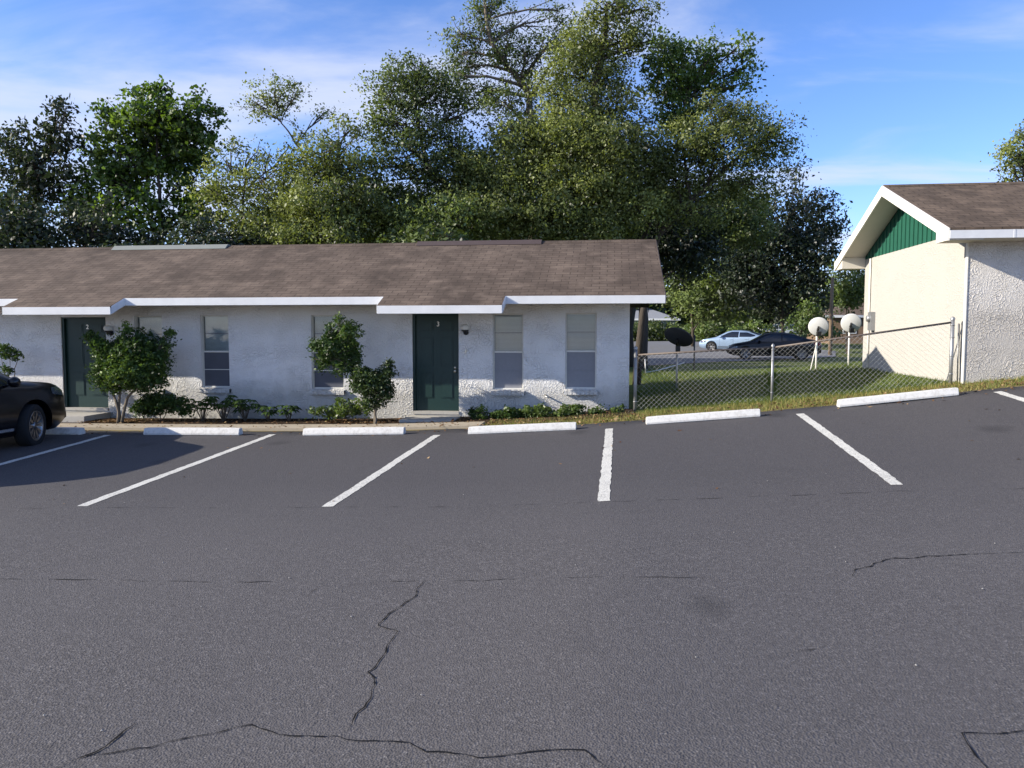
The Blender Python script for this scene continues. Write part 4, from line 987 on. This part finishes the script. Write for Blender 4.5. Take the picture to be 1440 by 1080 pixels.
for i, (x, y, rx, ry, Z, lf, lab) in enumerate((
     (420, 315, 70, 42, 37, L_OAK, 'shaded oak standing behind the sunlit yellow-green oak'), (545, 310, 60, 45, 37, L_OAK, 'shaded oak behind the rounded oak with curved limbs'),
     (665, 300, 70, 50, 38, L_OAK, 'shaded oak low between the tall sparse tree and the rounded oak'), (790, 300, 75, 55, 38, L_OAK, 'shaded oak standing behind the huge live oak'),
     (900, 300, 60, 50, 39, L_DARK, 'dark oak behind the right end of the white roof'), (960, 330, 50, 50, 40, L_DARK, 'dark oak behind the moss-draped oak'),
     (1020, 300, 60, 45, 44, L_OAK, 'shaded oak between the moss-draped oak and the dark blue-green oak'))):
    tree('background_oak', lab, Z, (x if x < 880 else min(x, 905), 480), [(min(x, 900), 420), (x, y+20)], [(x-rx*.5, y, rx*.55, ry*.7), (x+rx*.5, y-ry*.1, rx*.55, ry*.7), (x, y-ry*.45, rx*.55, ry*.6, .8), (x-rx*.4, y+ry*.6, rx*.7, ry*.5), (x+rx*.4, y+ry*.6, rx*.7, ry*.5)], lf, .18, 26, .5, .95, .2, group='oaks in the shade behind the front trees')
tree('lit_bush', 'sunlit light green bush across the driveway left of the tall wooden pole', 50, (1125, 474), [(1125, 460), (1125, 445)],
     [(1125, 445, 14, 16), (1142, 436, 16, 18), (1135, 458, 26, 9), (1160, 455, 12, 10, .8)], L_LIME, .2, 26, .5, 1.0, .1, cat='bush')
tree('lit_tree', 'sunlit green tree right of the tall wooden pole beside the cream gable', 48, (1192, 474), [(1190, 440), (1190, 400)],
     [(1188, 385, 16, 20), (1205, 400, 24, 25), (1192, 420, 20, 16), (1215, 370, 22, 25)], L_LIME, .2, 26, .5, .95, .12)
for i, (x, w, y, h, Z, lf, lab) in enumerate(((905, 60, 462, 9, 82, L_OAK, 'clipped dark hedge in front of the far grey house'), (1000, 42, 461, 10, 78, L_LIME, 'yellowish sunlit hedge beyond the silver blue sedan'), (1060, 30, 460, 10, 72, L_LIME, 'sunlit ragged shrub beyond the roof of the black sedan'), (1150, 22, 460, 10, 66, L_LIME, 'low sunlit shrub beyond the left white dish'))):
    tree('hedge', lab, Z, (x, 480), [(x, 466)], [(x-w*.6, y+3, w*.5, h*.9), (x, y+2, w*.5, h), (x+w*.6, y+3, w*.5, h*.9)], lf, .28, 26, .6, .9, .06, cat='hedge', twigs=1)
# far wood closing the view between the buildings: one mass
B = []
for i in range(70):
    x = random.uniform(-60, 1330); Z = random.uniform(92, 112); y = random.uniform(385, 455)
    c = at_d(x, y, Z); B.append((tuple(c), (4.5, 3.5, 3.2), 1.0))
P, Tn, _ = crown_pts(B, 1.1, 22, .8, .2)
o = np_mesh('far_wood', leaves(P, Tn, .75, .6).reshape(-1, 3), 4, L_OAK, None, Tn, None, LASTN); tag(o, kind='stuff', label='far wood closing the view behind the yard', cat='wood')

# ------------------------------------------------------------------ far houses and pole
def house(u, v, w, d, hw_, rise, wallm, roofm, label):
    z = G(u, v); t = thing('house', label, 'house', (u, v, z))
    mb = MB(); mb.box(u-w/2, u+w/2, v, v+d, z-.3, z+hw_); mb.build('wall', wallm, t)
    mb = MB(); e = .5; a = (u-w/2-e, v-e, z+hw_+.002); b = (u+w/2+e, v-e, z+hw_+.002); c = (u+w/2+e, v+d+e, z+hw_+.002); dd = (u-w/2-e, v+d+e, z+hw_+.002)
    r0 = (u-w/2+d/2, v+d/2, z+hw_+rise); r1 = (u+w/2-d/2, v+d/2, z+hw_+rise)
    mb.add([a, b, c, dd, r0, r1], [(0, 1, 5, 4), (1, 2, 5), (2, 3, 4, 5), (3, 0, 4), (3, 2, 1, 0)]); mb.build('roof', roofm, t)
    MB().box(u-w/2-e, u+w/2+e, v-e-.03, v-e-.002, z+hw_-.16, z+hw_+.06).build('fascia', FASC, t)
    for k in (.2, .5, .8):
        x = u-w/2+w*k; f = MB().box(x-.6, x+.6, v-.05, v-.002, z+.9, z+2.0).build('window', FASC, t); MB().box(x-.52, x+.52, v-.06, v-.051, z+.97, z+1.93).build('pane', CARGL, f)
p = at_d(896, 470, 92); house(p.x-.5, p.y, 10, 9, 2.3, 1.9, HOUSEG, HOUSER, 'far grey house with a pale hip roof seen past the end of the white row')
p = at_d(1222, 470, 70); house(p.x+1.0, p.y, 9, 8, 2.5, 1.7, HOUSEB, plain('roof_brown', (.10, .07, .05), .9), 'far brown house seen past the rear corner of the cream building')
p = at_d(1168, 471, 46); zb_ = G(p.x, p.y)
pole = thing('utility_pole', 'pale bare wooden pole beyond the yard left of the cream gable', 'pole', (p.x, p.y, zb_))
MB().tube([(p.x, p.y, zb_-.3), (p.x, p.y, zb_+3), (p.x+.03, p.y, zb_+4.6)], [.115, .105, .09], 10).build('pole_shaft', WOODP, pole)

# ------------------------------------------------------------------ shrubs in the bed and low plants
def shrub(name, label, v, stems, blobs, leaf, size=.06, per=30, tr=.10, dens=1.0, group=None, cat='shrub', asp=.5, rad=.022, hollow=.2, up=.4, base=None):
    Z0 = None; b0 = at_v(base[0], base[1], v); bu = b0.x; bz = G(bu, v)
    t = thing(name, label, cat, (bu, v, bz), group); o0 = Vector((bu, v, bz)); mb = MB()
    S_ = []
    for st in stems:
        pts = [Vector((bu+random.uniform(-.05, .05), v+random.uniform(-.05, .05), bz-.03))]+[at_v(x, y, v+random.uniform(-.08, .08)) for x, y in st]
        q = []
        for a, b in zip(pts[:-1], pts[1:]): q += [a.lerp(b, k/3)+Vector((random.gauss(0, .008), random.gauss(0, .008), 0)) for k in range(3)]
        q.append(pts[-1]); mb.tube(q, [rad*(1-.6*i/len(q)) for i in range(len(q))], 7); S_ += q
    B = []
    for x, y, rx, ry, *dd in blobs:
        k = v/F*1.0; c = at_v(x, y, v+random.uniform(-.06, .06)); B.append((tuple(c), (rx*k, min(rx, 40)*k*.8, ry*k), dd[0] if dd else 1))
    P, Tn, tufts = crown_pts(B, tr, per, dens, hollow)
    for (c, r, d), tf in zip(B, tufts):
        s = min(S_, key=lambda q: (q-Vector(c)).length)
        for q in tf[rng.choice(len(tf), min(14, len(tf)), replace=False)]: limb(mb, s, q, .007, .003, .1, 3, 4)
    P[:, 1] = np.minimum(P[:, 1], 15.66)
    mb.build('stems', BARKP, t)
    np_mesh('foliage', leaves(P, Tn, size, asp, up, .2).reshape(-1, 3)-np.array(o0), 4, leaf, t, Tn, None, LASTN*.5); return t
shrub('pruned_shrub', 'big round glossy dark shrub on a forked trunk beside door 2', 14.76, [[(165, 570), (158, 550), (160, 520)], [(178, 560), (192, 545), (198, 525)], [(168, 560), (172, 535)]],
      [(160, 500, 28, 24), (190, 490, 34, 22), (215, 505, 26, 28), (185, 520, 42, 26), (145, 485, 18, 14, .8), (150, 525, 22, 22, .9), (160, 545, 14, 14, .7), (135, 480, 9, 9, .6), (232, 480, 10, 9, .5), (127, 472, 5, 8, .5), (242, 468, 8, 4, .4), (178, 462, 5, 8, .5), (205, 535, 28, 14, .8), (196, 470, 10, 12, .5)],
      L_SHRUB, .062, 26, .10, .85, base=(168, 585), rad=.035)
shrub('bedding_shrub', 'leafy dark shrub at the foot of the wall right of the round shrub', 15.15, [[(225, 575)], [(240, 565)]], [(205, 572, 22, 14, .9), (230, 565, 26, 16), (255, 572, 18, 14, .9)], L_SHRUB, .06, 26, .1, .9, base=(228, 588), rad=.012)
shrub('pruned_shrub', 'two-tiered shrub with a bright upper crown and darker lower crown left of door 3', 14.62, [[(528, 570), (525, 550), (505, 525), (485, 510)], [(530, 560), (528, 545)]],
      [(470, 490, 28, 20), (490, 470, 18, 18), (465, 470, 12, 14, .8), (455, 505, 14, 16, .8), (490, 500, 18, 20), (478, 450, 8, 12, .5), (502, 510, 9, 11, .8), (508, 522, 10, 9, .8), (513, 530, 12, 9, .8), (478, 520, 14, 10, .7), (442, 485, 6, 10, .6)], L_LIME if False else L_SHRUB, .055, 26, .09, .95, base=(528, 588), rad=.028)
def add_blob(t, v, blobs, leaf, size, per, tr, dens, nm='lower_foliage'):
    B = [(tuple(at_v(x, y, v)), (rx*v/F, rx*v/F*.8, ry*v/F), (d[0] if d else 1)) for x, y, rx, ry, *d in blobs]
    P, Tn, _ = crown_pts(B, tr, per, dens, .2); P[:, 1] = np.minimum(P[:, 1], 15.66)
    np_mesh(nm, leaves(P, Tn, size, .5, .4, .2).reshape(-1, 3)-np.array(t.location), 4, leaf, t, Tn)
t2 = [o for o in bpy.data.objects if o.name == 'pruned_shrub.001'][0]
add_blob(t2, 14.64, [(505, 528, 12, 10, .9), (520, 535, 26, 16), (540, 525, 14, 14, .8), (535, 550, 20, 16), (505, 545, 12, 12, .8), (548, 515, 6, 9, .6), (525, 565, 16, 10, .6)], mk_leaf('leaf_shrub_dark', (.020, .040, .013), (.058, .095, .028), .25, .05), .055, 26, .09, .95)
shrub('leafy_plant', 'light green leafy plant at the foot of the two-tiered shrub', 14.95, [[(490, 575)], [(500, 578)]], [(485, 575, 22, 12, .9), (510, 572, 18, 13, .8), (470, 582, 12, 7, .7)], L_LIME, .07, 20, .10, .8, base=(492, 590), cat='plant', rad=.008)
shrub('leafy_plant', 'small light green plant at the left foot of the two-tiered shrub', 14.95, [[(448, 578)]], [(448, 577, 12, 8, .9)], L_LIME, .06, 18, .08, .9, base=(448, 588), cat='plant', rad=.006)
def palmate(px, py, h, spread, n, label, v=15.15, leaf=L_SHRUB, size=.13, group='tropical plants along the white wall'):
    b = at_v(px, py, v); u = b.x; z = G(u, v); t = thing('tropical_plant', label, 'plant', (u, v, z), group)
    mb = MB(); C = []; 
    for i in range(n):
        a = random.uniform(0, 6.28); r = spread*random.uniform(.3, 1); tip = Vector((u+r*math.cos(a), min(v+r*.6*math.sin(a), 15.55), z+h*random.uniform(.55, 1.05)))
        mb.tube([(u, v, z-.02), ((u+tip.x)/2-.02, (v+tip.y)/2, z+(tip.z-z)*.7), tuple(tip)], [.008, .006, .004], 5)
        for k in range(9):
            q = k/8*6.28; d = Vector((math.cos(q), math.sin(q), -.35)); C.append((tip, d))
    mb.build('stems', BARKP, t)
    V_ = []; Tn = []
    for tip, d in C:
        s = size*random.uniform(.75, 1.2); sd = d.cross(Vector((0, 0, 1))).normalized()*s*.2; e = tip+d*s; mid = tip+d*s*.5+Vector((0, 0, .02))
        V_ += [tip, mid+sd, e+Vector((0, 0, -.02)), mid-sd]; Tn.append(random.uniform(.2, .8))
    V_ = np.array([tuple(q) for q in V_])-np.array(t.location)
    np_mesh('foliage', V_, 4, leaf, t, np.array(Tn))
for px, h, s, n, lab in ((285, .50, .34, 18, 'leftmost tropical plant of the row, under the second window'), (315, .54, .36, 20, 'tallest dark tropical plant, second of the row from the left'), (345, .46, .32, 18, 'dark tropical plant right of the second window, third of the row'), (378, .34, .22, 10, 'small long-stemmed tropical plant on bare wall, fourth of the row'), (407, .36, .24, 12, 'tropical plant at the right end of the row before bare soil')):
    palmate(px, 590, h, s, n, lab)
shrub('spindly_shrub', 'small spindly shrub behind the hood of the black suv', 15.1, [[(8, 530), (2, 505)], [(20, 525), (25, 505)], [(12, 540), (14, 505)]], [(4, 495, 16, 12, .8), (22, 497, 10, 9, .7), (10, 520, 8, 8, .3)], L_SHRUB, .06, 22, .09, .8, base=(12, 588), rad=.012)
for i, (x, r, h, lab, lf) in enumerate(((672, 14, 9, 'low dark plant at the right side of door 3', L_SHRUB), (712, 22, 7, 'flat ground plant left of the first window sill', L_SHRUB), (752, 24, 10, 'light green plant between the two right windows', L_LIME), (800, 22, 11, 'bright green plant under the last window', L_LIME), (838, 14, 9, 'bright tuft right of the last window', L_LIME), (868, 14, 9, 'tuft of narrow leaves at the end corner of the white row', L_LIME))):
    shrub('ground_plant', lab, 15.15, [[(x, 580)], [(x+6, 580)]], [(x-r*.4, 584-h*.4, r*.6, h*.8), (x+r*.4, 583-h*.5, r*.6, h)], lf, .055, 20, .07, .95, base=(x, 592), cat='plant', rad=.006, group='low plants along the wall right of door 3')
# dry leaves and grass blades
def ground_scatter(n, u0, u1, v0, v1, off):
    u = rng.uniform(u0, u1, n); v = rng.uniform(v0, v1, n); return np.stack([u, v, gh(u, v)+off], 1)
P = np.concatenate([ground_scatter(260, -12, 7, 13.0, 13.6, .006), ground_scatter(40, -10, 8, 8, 13.0, .006), ground_scatter(1600, -13.5, .4, 14.8, 15.6, .02), ground_scatter(500, -13.5, 0, 13.8, 14.8, .045), ground_scatter(1500, uw(150), uw(215), 14.8, 15.3, .03), ground_scatter(1200, uw(480), uw(560), 14.78, 15.3, .03), ground_scatter(1500, -2.3, 7, 13.7, 14.7, .02)])
Tn = rng.random(len(P)); o = np_mesh('leaf_litter', leaves(P, Tn, .05, .55, 2.2).reshape(-1, 3), 4, L_DRY, None, Tn); tag(o, kind='stuff')
P = np.concatenate([ground_scatter(9000, -2.3, 8, 13.72, 15.0, 0), ground_scatter(26000, .7, 6.3, 14.8, 20, 0), ground_scatter(22000, 1.0, 12, 19, 30, 0)])
P = P[~((P[:, 0] < .6) & (P[:, 1] > 14.8))]; P = P[~((P[:, 0] > 6.3) & (P[:, 1] > 14.85) & (P[:, 1] < 20.6))]
n = len(P); a = rng.uniform(0, 6.28, n); h = rng.uniform(.025, .075, n)*np.where(P[:, 1] > 19, 1.3, 1); w = .006*np.where(P[:, 1] > 19, 2, 1)
dx, dy = np.cos(a)*w, np.sin(a)*w; ln = rng.normal(0, .025, (n, 2))
V_ = np.stack([P+np.stack([dx, dy, -.02+0*h], 1), P-np.stack([dx, dy, .02+0*h], 1), P+np.stack([ln[:, 0], ln[:, 1], h], 1)], 1)
Tn = np.clip(rng.normal(.45, .2, n)+np.where(P[:, 1] < 15, .4, 0), 0, 1)
o = np_mesh('grass', V_.reshape(-1, 3), 3, L_GRASS, None, Tn); tag(o, kind='stuff')
